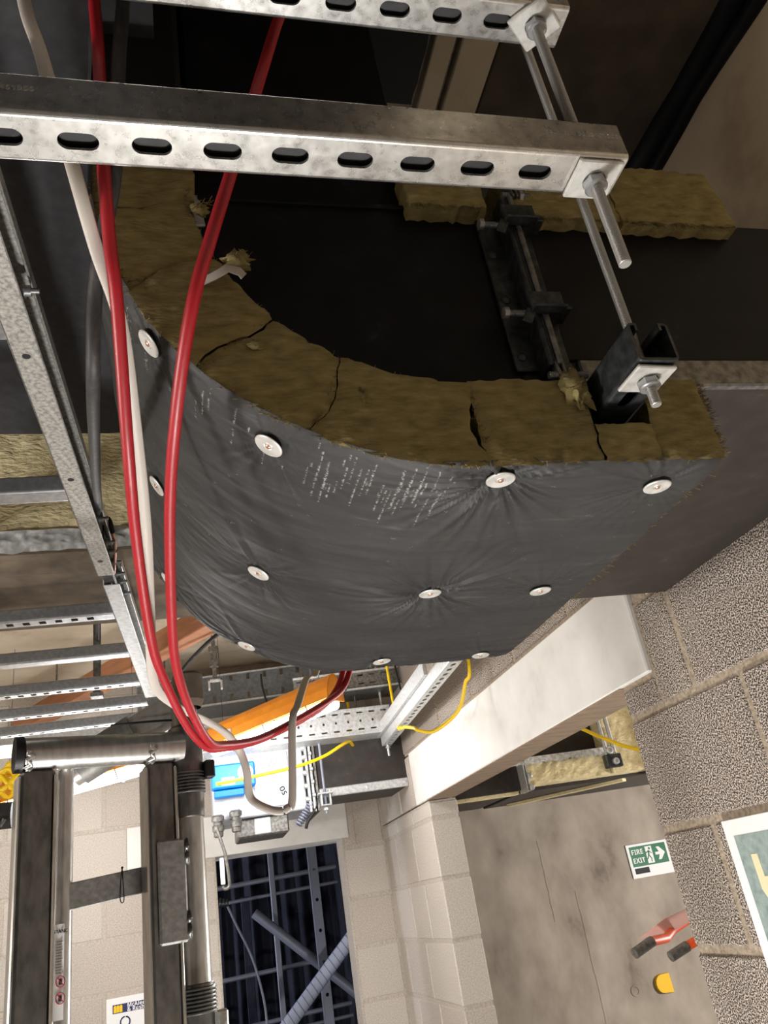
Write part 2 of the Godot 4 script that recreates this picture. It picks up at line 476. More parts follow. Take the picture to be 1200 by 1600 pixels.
func batten(called: String, label: String, a: Vector3, b: Vector3, energy: float) -> void:
	var t := thing(called, label, "light", (a + b) * 0.5, "batten work lights")
	var d := (b - a).normalized()
	var L := (b - a).length()
	var f := xf(a, d)
	# trough of the casing
	var pr := PackedVector2Array()
	var inn := PackedVector2Array()
	for k in 9:
		var g := PI * (0.02 + 0.96 * k / 8.0)
		pr.append(Vector2(cos(g) * 0.036, 0.006 + sin(g) * 0.088))
		inn.append(Vector2(cos(g) * 0.032, 0.006 + sin(g) * 0.083))
	inn.reverse()
	pr.append_array(inn)
	var st := beg()
	ex(st, pr, Transform3D(Basis(f.basis.z, f.basis.y, f.basis.x), a), L)
	for s in [0.0, L - 0.006]:
		var cap := PackedVector2Array()
		for k in 9:
			var g := PI * k / 8.0
			cap.append(Vector2(cos(g) * 0.038, 0.002 + sin(g) * 0.091))
		ex(st, cap, Transform3D(Basis(f.basis.z, f.basis.y, f.basis.x), a + d * s), 0.006)
	put("casing", st, M.orange, t)
	st = beg()
	tube(st, [a + d * 0.008 + V(0, -0.004, 0), b - d * 0.008 + V(0, -0.004, 0)], 0.021, 14)
	put("diffuser_tube", st, M.lens, t)
	for s in [0.16, 0.5, 0.84]:
		st = beg()
		var c := a.lerp(b, s)
		tube(st, [c + f.basis.z * 0.037 + V(0, 0.012, 0), c + f.basis.z * 0.024 + V(0, -0.02, 0), c + V(0, -0.028, 0), c - f.basis.z * 0.024 + V(0, -0.02, 0), c - f.basis.z * 0.037 + V(0, 0.012, 0)], 0.0022, 6)
		put("guard_clip", st, M.dark_steel, t)
	for s in [0.22, 0.78]:
		st = beg()
		var c2 := a.lerp(b, s)
		bb(st, xf(c2 + f.basis.z * 0.035 + V(0, 0.03, 0), d), V(0.02, 0.03, 0.006), 0.002)
		put("latch", st, M.plate, t)
	for s in [0.1, 0.9]:
		st = beg()
		var c3 := a.lerp(b, s)
		tube(st, [c3 + V(0, 0.074, 0), c3 + V(0, 2.938 - c3.y, 0)], 0.0009, 6)
		put("hanging_wire", st, M.dark_steel, t)
	for k in 3:
		lamp(t, a.lerp(b, (k + 0.5) / 3.0) + V(0, -0.034, 0), energy * [0.2, 0.35, 0.45][k], C(250, 250, 252), 0.06)

func fill_lamp(label: String, at: Vector3, out: Vector3, energy: float, col := Color8(252, 250, 248)) -> void:  # bulkhead shaped fitting for fill light added out of view
	var t := thing("added_fill_lamp", label, "light", at, "added fill lamps")
	var st := beg()
	lathe(st, xf(at, Vector3.UP, out), [Vector2(0, -0.08), Vector2(0.13, -0.08), Vector2(0.13, -0.05), Vector2(0.12, -0.04), Vector2(0, -0.04)], 28)
	put("base_plate", st, M.dark_steel, t)
	st = beg()
	var pr := []
	for k in 9:
		var g := PI * 0.5 * k / 8.0
		pr.append(Vector2(cos(g) * 0.11, -0.04 + sin(g) * 0.06))
	lathe(st, xf(at, Vector3.UP, out), pr, 28)
	put("glass_dome", st, M.lens, t)
	lamp(t, at + out * 0.12, energy, col, 0.12)

func flood_lamp(label: String, at: Vector3, energy: float) -> void:
	var t := thing("floor_floodlight", label, "light", V(at.x, 0, at.z))
	var st := beg()
	box(st, at + V(-0.14, -0.10, -0.10), at + V(0.14, -0.02, 0.10), 0.01)
	put("housing", st, M.orange, t)
	st = beg()
	box(st, at + V(-0.12, -0.02, -0.08), at + V(0.12, -0.005, 0.08), 0.004)
	put("lens", st, M.lens, t)
	for s in [-1.0, 1.0]:
		st = beg()
		tube(st, [at + V(s * 0.15, -0.06, 0), V(at.x + s * 0.15, 0.01, at.z), V(at.x + s * 0.15, 0.01, at.z + 0.12)], 0.01, 8)
		put("stand_leg", st, M.dark_steel, t)
	lamp(t, at + V(0, 0.06, 0), energy, C(252, 250, 248), 0.1)

# ------------------------------------------------------------------ the room
func slab(lo: Vector3, hi: Vector3, m: Material, called: String, parent: Node3D) -> void:
	var st := beg()
	box(st, lo, hi, 0.001)
	put(called, st, m, parent)

func shell() -> void:
	var s := structure("floor", "grey concrete floor slab of the building site rooms", "floor")
	slab(V(-2.7, -0.15, -6.3), V(4.2, 0, 3.2), M.floor, "floor_slab", s)
	s = structure("ceiling", "beige stained concrete soffit above the ducts and trays", "ceiling")
	slab(V(-2.7, 2.94, -6.3), V(4.2, 3.1, 3.2), M.soffit, "soffit_slab", s)
	s = structure("wall_left", "plain left wall of the main room out of view", "wall")
	slab(V(-2.65, 0, -6.3), V(-2.5, 2.94, 3.2), M.mortar, "wall_panel", s)
	s = structure("wall_back", "plain wall behind the camera", "wall")
	slab(V(-2.5, 0, 3.0), V(4.2, 2.94, 3.15), M.floor, "wall_panel", s)
	s = structure("wall_beyond", "brown cast concrete wall of the room beyond the opening", "wall")
	slab(V(0.98, 0, -5.65), V(4.2, 2.94, -5.5), M.concrete, "concrete_wall", s)
	# cast panel joints, slightly open
	for q in [[2.27, 1.5, 2.0], [2.46, 0.2, 1.66]]:
		var st := beg()
		for k in 12:
			var y0: float = lerpf(q[1], q[2], k / 12.0)
			var y1: float = lerpf(q[1], q[2], (k + 1) / 12.0)
			box(st, V(q[0] - 0.006 + 0.002 * sin(k * 2.1), y0, -5.5), V(q[0] + 0.006 + 0.002 * sin(k * 2.1), y1, -5.497), 0.001)
		put("panel_joint", st, M.concrete, s)
	s = structure("wall_side", "outer wall of the room beyond the opening", "wall")
	slab(V(4.0, 0, -5.5), V(4.15, 2.94, 3.0), M.concrete, "wall_panel", s)
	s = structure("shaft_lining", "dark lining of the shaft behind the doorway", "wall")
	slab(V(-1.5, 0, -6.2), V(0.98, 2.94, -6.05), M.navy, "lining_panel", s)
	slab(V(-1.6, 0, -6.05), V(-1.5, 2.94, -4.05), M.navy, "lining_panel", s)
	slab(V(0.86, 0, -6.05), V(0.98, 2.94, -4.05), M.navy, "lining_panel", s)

# masonry: rows of joints; every block is a mesh of its own
var block_mesh := {}
func block(parent: Node3D, lo: Vector3, hi: Vector3, mats: Array) -> void:
	var size := hi - lo
	var key := "%.3f_%.3f_%.3f" % [size.x, size.y, size.z]
	if not block_mesh.has(key):
		var st := beg()
		bb(st, Transform3D(), size, 0.004)
		block_mesh[key] = st.commit()
	var o := MeshInstance3D.new()
	o.mesh = block_mesh[key]
	o.material_override = mats[rng.randi() % mats.size()]
	o.name = "block"
	parent.add_child(o, true)
	o.position = (lo + hi) * 0.5

# courses along an axis; joints gives for each course the joint places, J is half a joint
func courses(parent: Node3D, axis: int, face0: float, face1: float, ys: Array, joints: Array, mats: Array, wob := 0.0015) -> void:
	var J := 0.006
	for k in ys.size() - 1:
		var js: Array = joints[k]
		for i in js.size() - 1:
			var a: float = js[i]; var b: float = js[i + 1]
			var w := rng.randf_range(-wob, wob)
			var lo: Vector3; var hi: Vector3
			var j0 := 0.0 if i == 0 else J
			var j1 := 0.0 if i == js.size() - 2 else J
			if axis == 0:
				lo = V(a + j0, ys[k] + J, face0 + w); hi = V(b - j1, ys[k + 1] - J, face1 + w)
			else:
				lo = V(face0 + w, ys[k] + J, a + j0); hi = V(face1 + w, ys[k + 1] - J, b - j1)
			block(parent, lo, hi, mats)

func run(a: float, b: float, first: float, step: float) -> Array:
	var o := [a]
	var x := first
	while x < b - 0.03:
		if x > a + 0.03:
			o.append(x)
		x += step
	o.append(b)
	return o

func walls() -> void:
	var rough := [M.block, M.block_b]
	var fine := [M.block_smooth, M.block_smooth_b, M.block_smooth]
	var YS := [0.411, 0.615, 0.819, 1.023, 1.227, 1.431, 1.635, 1.836, 2.043]
	# near wall, right: mortar core with blocks standing proud of it
	var s := structure("wall_right", "coarse open textured concrete block wall on the right with recessed mortar joints", "wall")
	slab(V(0.8665, 0, -1.476), V(0.968, 2.245, 3.0), M.mortar, "mortar_bed", s)
	slab(V(0.866, 2.245, -1.30), V(0.975, 2.94, 3.0), M.head, "wall_head", s)
	slab(V(0.8665, 2.245, -1.352), V(0.968, 2.40, -1.302), M.mortar, "mortar_bed", s)
	var js := []
	for k in YS.size() - 1:
		js.append(run(-1.48, 1.0, -1.113 if k % 2 == 1 else -1.314, 0.383))
	courses(s, 2, 0.863, 0.975, YS, js, rough)
	courses(s, 2, 0.863, 0.975, [2.043, 2.245], [[-1.347, -1.238, -0.85, -0.47, -0.09, 0.3]], rough)
	courses(s, 2, 0.863, 0.975, [2.043, 2.106], [[-1.48, -1.352]], rough)
	# over the beam
	slab(V(0.8665, 2.312, -3.9), V(0.968, 2.94, -1.30), M.mortar, "mortar_bed", s)
	courses(s, 2, 0.863, 0.975, [2.314, 2.515, 2.72, 2.935], [[-3.88, -3.5, -3.12, -2.74, -2.36, -1.98, -1.62, -1.31], [-3.88, -3.7, -3.3, -2.9, -2.5, -2.1, -1.7, -1.31], [-3.88, -3.5, -3.12, -2.74, -2.36, -1.98, -1.62, -1.31]], rough)
	# the pier beyond the opening
	s = structure("wall_pier", "pale concrete block pier carrying the far end of the white beam", "wall")
	slab(V(0.8655, 0, -3.9), V(0.972, 2.106, -3.053), M.mortar_pale, "mortar_bed", s)
	var pj := []
	for k in YS.size() - 1:
		pj.append([[-3.895, -3.8, -3.55, -3.30, -3.05], [-3.895, -3.68, -3.36, -3.05], [-3.895, -3.76, -3.42, -3.05]][k % 3])
	courses(s, 2, 0.863, 0.975, YS, pj, fine, 0.001)
	courses(s, 2, 0.863, 0.975, [2.043, 2.106], [[-3.895, -3.6, -3.32, -3.05]], fine, 0.001)
	courses(s, 2, 0.863, 0.975, [2.106, 2.312], [[-3.895, -3.72, -3.48, -3.215]], fine, 0.001)
	# beam
	s = structure("trim_1", "smooth white painted concrete beam bridging the opening in the block wall", "beam")
	var st := beg()
	box(st, V(0.857, 2.110, -3.205), V(0.972, 2.310, -1.355), 0.003)
	put("beam", st, M.beam, s)
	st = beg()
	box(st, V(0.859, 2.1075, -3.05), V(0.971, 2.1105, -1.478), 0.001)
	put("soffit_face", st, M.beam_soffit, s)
	# far wall with the doorway
	s = structure("wall_far", "pale concrete block wall at the end with a doorway", "wall")
	var core := beg()
	box(core, V(-2.5, 0, -4.03), V(0.085, 2.94, -3.9025), 0.001)
	box(core, V(0.675, 0, -4.03), V(0.975, 2.94, -3.9025), 0.001)
	box(core, V(0.085, 2.1, -4.03), V(0.675, 2.94, -3.9025), 0.001)
	put("mortar_bed", core, M.mortar_pale, s)
	var YF := [0.615, 0.819, 1.023, 1.227, 1.431, 1.635, 1.831, 2.040, 2.262, 2.46, 2.66, 2.86]
	var jl := []; var jr := []
	for k in YF.size() - 1:
		var lim := 0.09 if k < 7 else -0.275
		if k > 7: lim = 0.86
		jl.append(run(-1.6, lim, -1.37 if k % 2 == 1 else -1.57, 0.40))
		if k < 8: jr.append([0.67, 0.86] if k != 7 else [0.70, 0.74, 0.86])
	courses(s, 0, -4.0, -3.9, YF, jl, fine)
	courses(s, 0, -4.0, -3.9, YF.slice(0, 9), jr, fine)
	st = beg()
	box(st, V(-0.275, 2.085, -4.16), V(0.70, 2.257, -3.893), 0.003)
	put("lintel", st, M.beam, s)
	s = structure("door_1", "timber lining of the dark doorway", "door")
	st = beg()
	box(st, V(0.085, 0, -4.05), V(0.097, 2.085, -3.90), 0.002)
	box(st, V(0.663, 0, -4.05), V(0.675, 2.085, -3.90), 0.002)
	put("jamb", st, M.mortar_pale, s)
	# deflection joint between the wall head and the soffit
	s = structure("trim_2", "wide black mastic joint between the wall head and the soffit", "trim")
	st = beg()
	var pts := []
	for k in 40:
		var z := -1.4 + 2.2 * k / 39.0
		pts.append(V(0.842 + 0.012 * nz.get_noise_1d(z * 3.0 + 9.0), 2.925 + 0.008 * nz.get_noise_1d(z * 4.0), z))
	tube(st, pts, 0.026, 10)
	pts = []
	for k in 40:
		var z := -1.4 + 2.2 * k / 39.0
		pts.append(V(0.858, 2.893 + 0.012 * nz.get_noise_1d(z * 5.0 + 40.0), z))
	tube(st, pts, 0.014, 8)
	put("mastic_bead", st, M.duct_black, s)

# ------------------------------------------------------------------ the insulated bend
const CX := 0.267
const CY := 2.459
const RO := 0.333
const RI := 0.242

# one batt of mineral wool: map gives the outline in xy, the face is at zf and looks along +z
func batt(parent: Node3D, map: Callable, nu: int, nv: int, zf: float, zb: float, m: Material, amp := 0.004, called := "wool_batt", edge := 0.003, sunk := false) -> MeshInstance3D:
	var st := beg()
	var g := []
	for i in nu + 1:
		var row := []
		for j in nv + 1:
			var u := float(i) / nu; var v := float(j) / nv
			var p: Vector2 = map.call(u, v)
			var jit := nz.get_noise_2d(p.x * 60.0, p.y * 60.0 + zf * 10.0)
			var jit2 := nz.get_noise_2d(p.x * 60.0 + 90.0, p.y * 60.0 - 33.0)
			if i == 0 or i == nu or j == 0 or j == nv:
				p += Vector2(jit, jit2) * 0.0025
			var du := minf(u, 1.0 - u) * nu; var dv := minf(v, 1.0 - v) * nv
			var z := zf + amp * nz.get_noise_2d(p.x * 22.0, p.y * 22.0) + amp * 0.6 * jit
			if du < 1.5: z -= edge * (1.0 - du / 1.5)
			if dv < 1.0: z -= edge * 0.5 * (1.0 - dv)
			row.append(V(p.x, p.y, z))
		g.append(row)
	var nn := []
	for i in nu + 1:
		var row := []
		for j in nv + 1:
			var a: Vector3 = g[mini(i + 1, nu)][j] - g[maxi(i - 1, 0)][j]
			var b: Vector3 = g[i][mini(j + 1, nv)] - g[i][maxi(j - 1, 0)]
			var n := a.cross(b).normalized()
			row.append(n if n.z > 0.0 else -n)
		nn.append(row)
	for i in nu:
		for j in nv:
			tri(st, g[i][j], g[i + 1][j], g[i + 1][j + 1], nn[i][j], nn[i + 1][j], nn[i + 1][j + 1])
			tri(st, g[i][j], g[i + 1][j + 1], g[i][j + 1], nn[i][j], nn[i + 1][j + 1], nn[i][j + 1])
	var loop := []
	for i in nu: loop.append(g[i][0])
	for j in nv: loop.append(g[nu][j])
	for i in nu: loop.append(g[nu - i][nv])
	for j in nv: loop.append(g[0][nv - j])
	var cen := Vector3.ZERO
	for p in loop: cen += p / loop.size()
	for k in loop.size():
		var a: Vector3 = loop[k]; var b: Vector3 = loop[(k + 1) % loop.size()]
		var n := (b - a).cross(Vector3.BACK).normalized()
		if n.dot((a + b) * 0.5 - cen) < 0.0: n = -n
		var a2 := V(a.x, a.y, a.z - 0.010); var b2 := V(b.x, b.y, b.z - 0.010)
		if sunk:
			a2 += (V(cen.x, cen.y, a.z) - a).normalized() * 0.02; b2 += (V(cen.x, cen.y, b.z) - b).normalized() * 0.02
		quad(st, a, b, b2, a2, (n + Vector3.FORWARD * 0.5).normalized() if sunk else n)
		quad(st, a2, b2, V(b2.x, b2.y, zb), V(a2.x, a2.y, zb), n)
	for k in range(1, loop.size() - 1):
		tri(st, V(loop[0].x, loop[0].y, zb), V(loop[k].x, loop[k].y, zb), V(loop[k + 1].x, loop[k + 1].y, zb), Vector3.FORWARD, Vector3.FORWARD, Vector3.FORWARD)
	return put(called, st, m, parent)

# loose fibres sticking out along a line
func fibres(parent: Node3D, line: Array, n: int, len := 0.012, called := "loose_fibres", out := Vector3.ZERO) -> void:
	var st := beg()
	for k in n:
		var s := rng.randf() * (line.size() - 1.001)
		var p: Vector3 = (line[int(s)] as Vector3).lerp(line[int(s) + 1], s - int(s))
		p += V(rng.randf_range(-1, 1), rng.randf_range(-1, 1), rng.randf_range(-0.5, 0.2)) * 0.003
		var d := (V(rng.randf_range(-1, 1), rng.randf_range(-1, 1), rng.randf_range(-0.1, 1)) + out * 1.5).normalized()
		var l := len * rng.randf_range(0.3, 1.0)
		var bend := V(rng.randf_range(-1, 1), rng.randf_range(-1, 1), rng.randf_range(-1, 1)) * l * 0.4
		tube(st, [p - d * 0.002, p + d * l * 0.5 + bend * 0.5, p + d * l + bend], rng.randf_range(0.0002, 0.00045), 3, -1.0, Vector3.ZERO, false)
	var o := put(called, st, M.fibre, parent)
	tag(o, "", "", "", "stuff")

# a ragged lump of pulled wool
func lump(parent: Node3D, at: Vector3, size: Vector3, m: Material, called := "wool_tuft") -> void:
	var st := beg()
	var nu := 18; var nv := 12
	var g := []
	for i in nv + 1:
		var row := []
		for j in nu:
			var th := PI * i / nv; var ph := TAU * j / nu
			var d := V(sin(th) * cos(ph), cos(th), sin(th) * sin(ph))
			var r := 0.9 + 0.8 * nz.get_noise_3d(d.x * 1.6 + at.x * 50, d.y * 1.6 + at.y * 50, d.z * 1.6) + 0.5 * nz.get_noise_3d(d.x * 6.0, d.y * 6.0 + at.y * 50, d.z * 6.0)
			row.append(at + d * size * r)
		g.append(row)
	for i in nv:
		for j in nu:
			var j2 := (j + 1) % nu
			var a: Vector3 = g[i][j]; var b: Vector3 = g[i + 1][j]; var c: Vector3 = g[i + 1][j2]; var d2: Vector3 = g[i][j2]
			var n := ((a + b + c + d2) * 0.25 - at).normalized()
			tri(st, a, b, c, (a - at).normalized(), (b - at).normalized(), (c - at).normalized())
			tri(st, a, c, d2, (a - at).normalized(), (c - at).normalized(), (d2 - at).normalized())
	put(called, st, m, parent)

# profile of the heel: s runs from the right end, along the bottom, round the bend and up
func heel(s: float, r: float) -> Array:
	var flatlen := 0.243
	var arc := RO * PI * 0.5
	if s < flatlen:
		return [Vector2(0.510 - s, CY - r), Vector2(0, -1)]
	if s < flatlen + arc:
		var a := (s - flatlen) / RO
		return [Vector2(CX - sin(a) * r, CY - cos(a) * r), Vector2(-sin(a), -cos(a))]
	return [Vector2(CX - r, CY + s - flatlen - arc), Vector2(-1, 0)]

func facing_texture() -> ImageTexture:
	var w := 1024; var h := 640
	var img := Image.create(w, h, false, Image.FORMAT_RGB8)
	var n := FastNoiseLite.new(); n.seed = 9; n.frequency = 1.0; n.fractal_octaves = 4
	for y in h:
		for x in w:
			var v := n.get_noise_2d(x * 0.006, y * 0.09) * 0.6 + n.get_noise_2d(x * 0.004 + 50.0, y * 0.012) * 0.8
			var f := clampf(0.5 + v * 0.75, 0.0, 1.0)
			var c := Color8(28, 27, 27).lerp(Color8(46, 45, 44), f)
			if f > 0.9: c = c.lerp(Color8(108, 106, 104), (f - 0.9) * 3.0)
			img.set_pixel(x, y, c)
	# worn weft threads near the front edge
	var r := RandomNumberGenerator.new(); r.seed = 21
	for k in 70:
		var sx := r.randf_range(0.27, 0.62)
		if k < 44: sx = r.randf_range(0.26, 0.40)
		var px := int(sx / 1.05 * w)
		var y0 := int(r.randf_range(0.004, 0.06) / 0.62 * h)
		var ln := r.randi_range(8, 60)
		for q in ln:
			if r.randf() < 0.45 and y0 + q < h:
				img.set_pixel(px, y0 + q, Color8(150, 148, 144))
				if r.randf() < 0.3: img.set_pixel(mini(px + 1, w - 1), y0 + q, Color8(120, 118, 114))
	for k in 160:
		var x := r.randi_range(4, w - 5); var y := r.randi_range(4, h - 5)
		for q in r.randi_range(1, 5):
			img.set_pixel(clampi(x + r.randi_range(-2, 2), 0, w - 1), clampi(y + r.randi_range(-1, 1), 0, h - 1), Color8(140, 136, 130))
	img.generate_mipmaps()
	return ImageTexture.create_from_image(img)

var pins := []
func facing_at(s: float, z: float) -> Vector3:
	var h := heel(s, RO + 0.005)
	var d := 0.0
	d += 0.003 * nz.get_noise_2d(s * 4.0, z * 5.0) + 0.0009 * nz.get_noise_2d(s * 5.0, z * 34.0)
	for p in pins:
		var ds: float = s - p[0]; var dz: float = z - p[1]
		var r := sqrt(ds * ds + dz * dz)
		if r < 0.16:
			var th := atan2(dz, ds)
			var k: float = p[2]
			d -= minf(k, 1.1) * 0.006 * exp(-r * r / 0.0011)
			var fold := sin(th * 13.0 + 3.0 * nz.get_noise_2d(th * 2.0 + p[0] * 30.0, p[1] * 20.0)) * nz.get_noise_2d(th * 3.0 + p[0] * 17.0, 7.0)
			d += k * 0.013 * fold * exp(-r / 0.05) * smoothstep(0.008, 0.022, r)
	# the free edges turn in a little
	var ez := minf(-0.57 - z, z + 1.2)
	d -= 0.007 * exp(-maxf(ez, 0.0) / 0.008)
	d -= 0.003 * exp(-s / 0.012)
	var q: Vector2 = h[0] + h[1] * d
	return V(q.x, q.y, z)

func build_bend() -> void:
	var t := thing("insulated_duct_bend", "large curved duct bend wrapped in brown mineral wool with a black pinned facing underneath", "duct bend", V(0.267, 2.126, -0.885))
	# polar map of a sector of wool between the duct and the facing
	var ring := func(a0: float, a1: float, r0 := RI, r1 := RO) -> Callable:
		return func(u: float, v: float) -> Vector2:
			var a := deg_to_rad(lerpf(a0 + 1.3 * sin(v * 5.0 + floorf(a0 / 10.0)), a1 + 1.3 * sin(v * 5.0 + floorf(a1 / 10.0)), u))
			var r := lerpf(r0, r1, v)
			return Vector2(CX - sin(a) * r, CY - cos(a) * r)
	var rect := func(x0: float, y0: float, x1: float, y1: float) -> Callable:
		return func(u: float, v: float) -> Vector2:
			return Vector2(lerpf(x0, x1, u) , lerpf(y0, y1, v))
	batt(t, ring.call(-0.15, 27.4), 20, 12, -0.570, -1.19, M.wool, 0.003, "wool_batt", 0.003, true)
	batt(t, ring.call(27.6, 46.8), 16, 12, -0.571, -1.19, M.wool, 0.003, "wool_batt", 0.003, true)
	batt(t, ring.call(47.0, 66.4), 16, 12, -0.569, -1.19, M.wool, 0.003, "wool_batt", 0.003, true)
	batt(t, ring.call(66.6, 84.6), 16, 12, -0.573, -1.19, M.wool, 0.003, "wool_batt", 0.003, true)
	batt(t, rect.call(-0.066, 2.494, 0.027, 2.564), 12, 10, -0.580, -1.19, M.wool)
	var bw := beg()
	box(bw, V(-0.066, 2.568, -1.19), V(0.026, 2.935, -0.585), 0.006)
	put("black_wrap", bw, M.black, t)
	batt(t, rect.call(0.2685, 2.126, 0.384, 2.219), 18, 12, -0.570, -1.19, M.wool, 0.003, "wool_batt", 0.003, true)
	batt(t, rect.call(0.3845, 2.126, 0.445, 2.168), 12, 8, -0.570, -1.19, M.wool, 0.003, "wool_batt", 0.001, true)
	batt(t, rect.call(0.4455, 2.126, 0.512, 2.219), 12, 12, -0.569, -1.19, M.wool, 0.003, "wool_batt", 0.003, true)
	batt(t, ring.call(85.0, 96.0, 0.236, 0.332), 12, 12, -0.574, -1.19, M.wool)
	# torn tufts
	lump(t, V(0.066, 2.357, -0.571), V(0.015, 0.010, 0.008), M.wool)
	lump(t, V(0.036, 2.423, -0.572), V(0.009, 0.006, 0.006), M.wool)
	lump(t, V(0.373, 2.205, -0.568), V(0.014, 0.022, 0.010), M.wool)
	lump(t, V(0.078, 2.258, -0.573), V(0.012, 0.006, 0.005), M.wool)
	lump(t, V(0.166, 2.199, -0.573), V(0.006, 0.013, 0.005), M.wool)
	for q in [V(0.066, 2.357, -0.566), V(0.373, 2.205, -0.562), V(0.036, 2.423, -0.566)]:
		fibres(t, [q + V(-0.009, -0.004, 0), q + V(0.009, 0.006, 0)], 34, 0.006)
	var li := []; var lo := []
	for k in 40:
		var a := deg_to_rad(90.0 * k / 39.0)
		lo.append(V(CX - sin(a) * (RO - 0.002), CY - cos(a) * (RO - 0.002), -0.572))
		li.append(V(CX - sin(a) * (RI + 0.002), CY - cos(a) * (RI + 0.002), -0.574))
	lo.insert(0, V(0.51, 2.127, -0.572)); li.insert(0, V(0.51, 2.217, -0.574))
	fibres(t, lo, 260, 0.004)
	fibres(t, li, 200, 0.005)
	fibres(t, [V(0.512, 2.215, -0.572), V(0.513, 2.13, -0.572)], 160, 0.007, "loose_fibres", V(1, 0, 0))
	fibres(t, [V(0.512, 2.130, -0.60), V(0.512, 2.128, -0.9), V(0.512, 2.128, -1.18)], 240, 0.008, "loose_fibres", V(1, -0.4, 0))
	for q in [[27.5, 0.25, 0.325], [46.9, 0.25, 0.325], [66.5, 0.25, 0.325]]:
		var a := deg_to_rad(q[0])
		fibres(t, [V(CX - sin(a) * q[1], CY - cos(a) * q[1], -0.573), V(CX - sin(a) * q[2], CY - cos(a) * q[2], -0.573)], 60, 0.004)
	fibres(t, [V(0.27, 2.21, -0.573), V(0.27, 2.14, -0.573)], 60, 0.004)
	# strip of torn paper in the third joint
	var st := beg()
	tube(st, [V(0.030, 2.325, -0.566), V(0.042, 2.327, -0.560), V(0.055, 2.334, -0.556), V(0.066, 2.334, -0.560), V(0.07, 2.331, -0.563)], 0.0045, 8, 0.0007, V(0.2, 1, 0.3))
	put("paper_scrap", st, M.white_cable, t)
	# pale frayed edge along the end of the facing
	var fr := beg()
	for k in 26:
		var z := -0.585 - 0.022 * k
		var w := 0.006 + 0.010 * absf(nz.get_noise_1d(k * 3.3)) + (0.010 if k > 9 and k < 16 else 0.0)
		quad(fr, V(0.508, 2.129, z), V(0.508, 2.129, z - 0.022), V(0.510 + w * 0.9, 2.133 + w * 0.6, z - 0.020 + 0.005 * nz.get_noise_1d(k * 7.0)), V(0.510 + w, 2.134, z), V(0.3, -1, 0).normalized())
	put("frayed_edge", fr, M.wool_pale, t)
	# black facing
	pins = [[0.510 - 0.288, -0.596, 1.7], [0.510 - 0.458, -0.612, 0.35], [0.510 - 0.295, -0.877, 1.5], [0.510 - 0.443, -0.883, 0.35], [0.510 - 0.454, -1.162, 0.4], [0.510 - 0.293, -1.160, 1.0],
		[0.243 + deg_to_rad(33.0) * RO, -0.605, 0.35], [0.243 + deg_to_rad(31.3) * RO, -0.886, 0.45], [0.243 + deg_to_rad(31.1) * RO, -1.162, 0.4],
		[0.243 + deg_to_rad(57.2) * RO, -0.592, 0.5], [0.243 + deg_to_rad(58.5) * RO, -0.866, 0.5], [0.243 + deg_to_rad(57.6) * RO, -1.150, 0.5]]
	var fm := flat(Color.WHITE, 0.62)
	fm.albedo_texture = facing_texture()
	st = beg()
	var ns := 380; var nzz := 220
	var smax := 0.243 + RO * PI * 0.5 + 0.44
	var P := []
	for i in ns + 1:
		var row := PackedVector3Array()
		for j in nzz + 1:
			row.append(facing_at(smax * i / ns, -0.5705 - 0.6295 * j / nzz))
		P.append(row)
	for i in ns + 1:
		for j in nzz + 1:
			var a: Vector3 = P[mini(i + 1, ns)][j] - P[maxi(i - 1, 0)][j]
			var b: Vector3 = P[i][mini(j + 1, nzz)] - P[i][maxi(j - 1, 0)]
			var n := a.cross(b).normalized()
			var hv: Vector2 = heel(smax * i / ns, RO)[1]
			if n.dot(V(hv.x, hv.y, 0)) < 0.0: n = -n
			st.set_normal(n)
			st.set_uv(Vector2(smax * i / ns / 1.05, float(j) / nzz))
			st.add_vertex(P[i][j])
	for i in ns:
		for j in nzz:
			var a := i * (nzz + 1) + j
			var b := a + nzz + 1
			for q in [a, a + 1, b, b, a + 1, b + 1]: st.add_index(q)
	put("black_facing", st, fm, t)
	for p in pins:
		var c := facing_at(p[0], p[1])
		var hv: Vector2 = heel(p[0], RO)[1]
		var n := V(hv.x, hv.y, 0)
		var f := xf(c + n * 0.003, Vector3.BACK, (n + V(rng.randf_range(-0.06, 0.06), rng.randf_range(-0.06, 0.06), rng.randf_range(-0.08, 0.08))).normalized())
		st = beg()
		lathe(st, f, [Vector2(0.0025, 0.0012), Vector2(0.004, 0.0002), Vector2(0.005, 0.0010), Vector2(0.0128, 0.0016), Vector2(0.0138, 0.0008), Vector2(0.0138, 0.0), Vector2(0.0, -0.0006)], 36)
		var w := put("pin_washer", st, M.plate, t)
		st = beg()
		lathe(st, f, [Vector2(0.0027, 0.0002), Vector2(0.0027, 0.002), Vector2(0.0018, 0.0026), Vector2(0, 0.0026)], 14)
		put("pin_head", st, M.copper, w)
		w.get_child(0).position = Vector3.ZERO

	# the sheet metal bend inside
	var b := thing("duct_elbow", "black coated sheet metal duct elbow rising inside the wool wrapping", "duct", V(CX, 2.3, -0.9))
	var poly := PackedVector2Array([Vector2(CX + 0.07, CY), Vector2(CX + 0.07, CY - RI + 0.004), Vector2(CX, CY - RI + 0.004)])
	for k in 24:
		var a := deg_to_rad(90.0 * (k + 1) / 24.0)
		poly.append(Vector2(CX - sin(a) * (RI - 0.004), CY - cos(a) * (RI - 0.004)))
	st = beg()
	ex(st, poly, Transform3D(Basis(), V(0, 0, -1.18)), 0.585)
	put("elbow_body", st, M.duct_black, b)
	st = beg()
	box(st, V(CX - RI + 0.006, CY + 0.001, -1.18), V(CX + 0.0, 2.935, -0.601), 0.003)
	put("riser_body", st, M.duct_black, b)
	st = beg()
	bar(st, V(0.262, 2.462, -0.596), V(0.035, 2.462, -0.596), 0.012, 0.006)
	put("seam_strip", st, M.duct_black, b)
	st = beg()
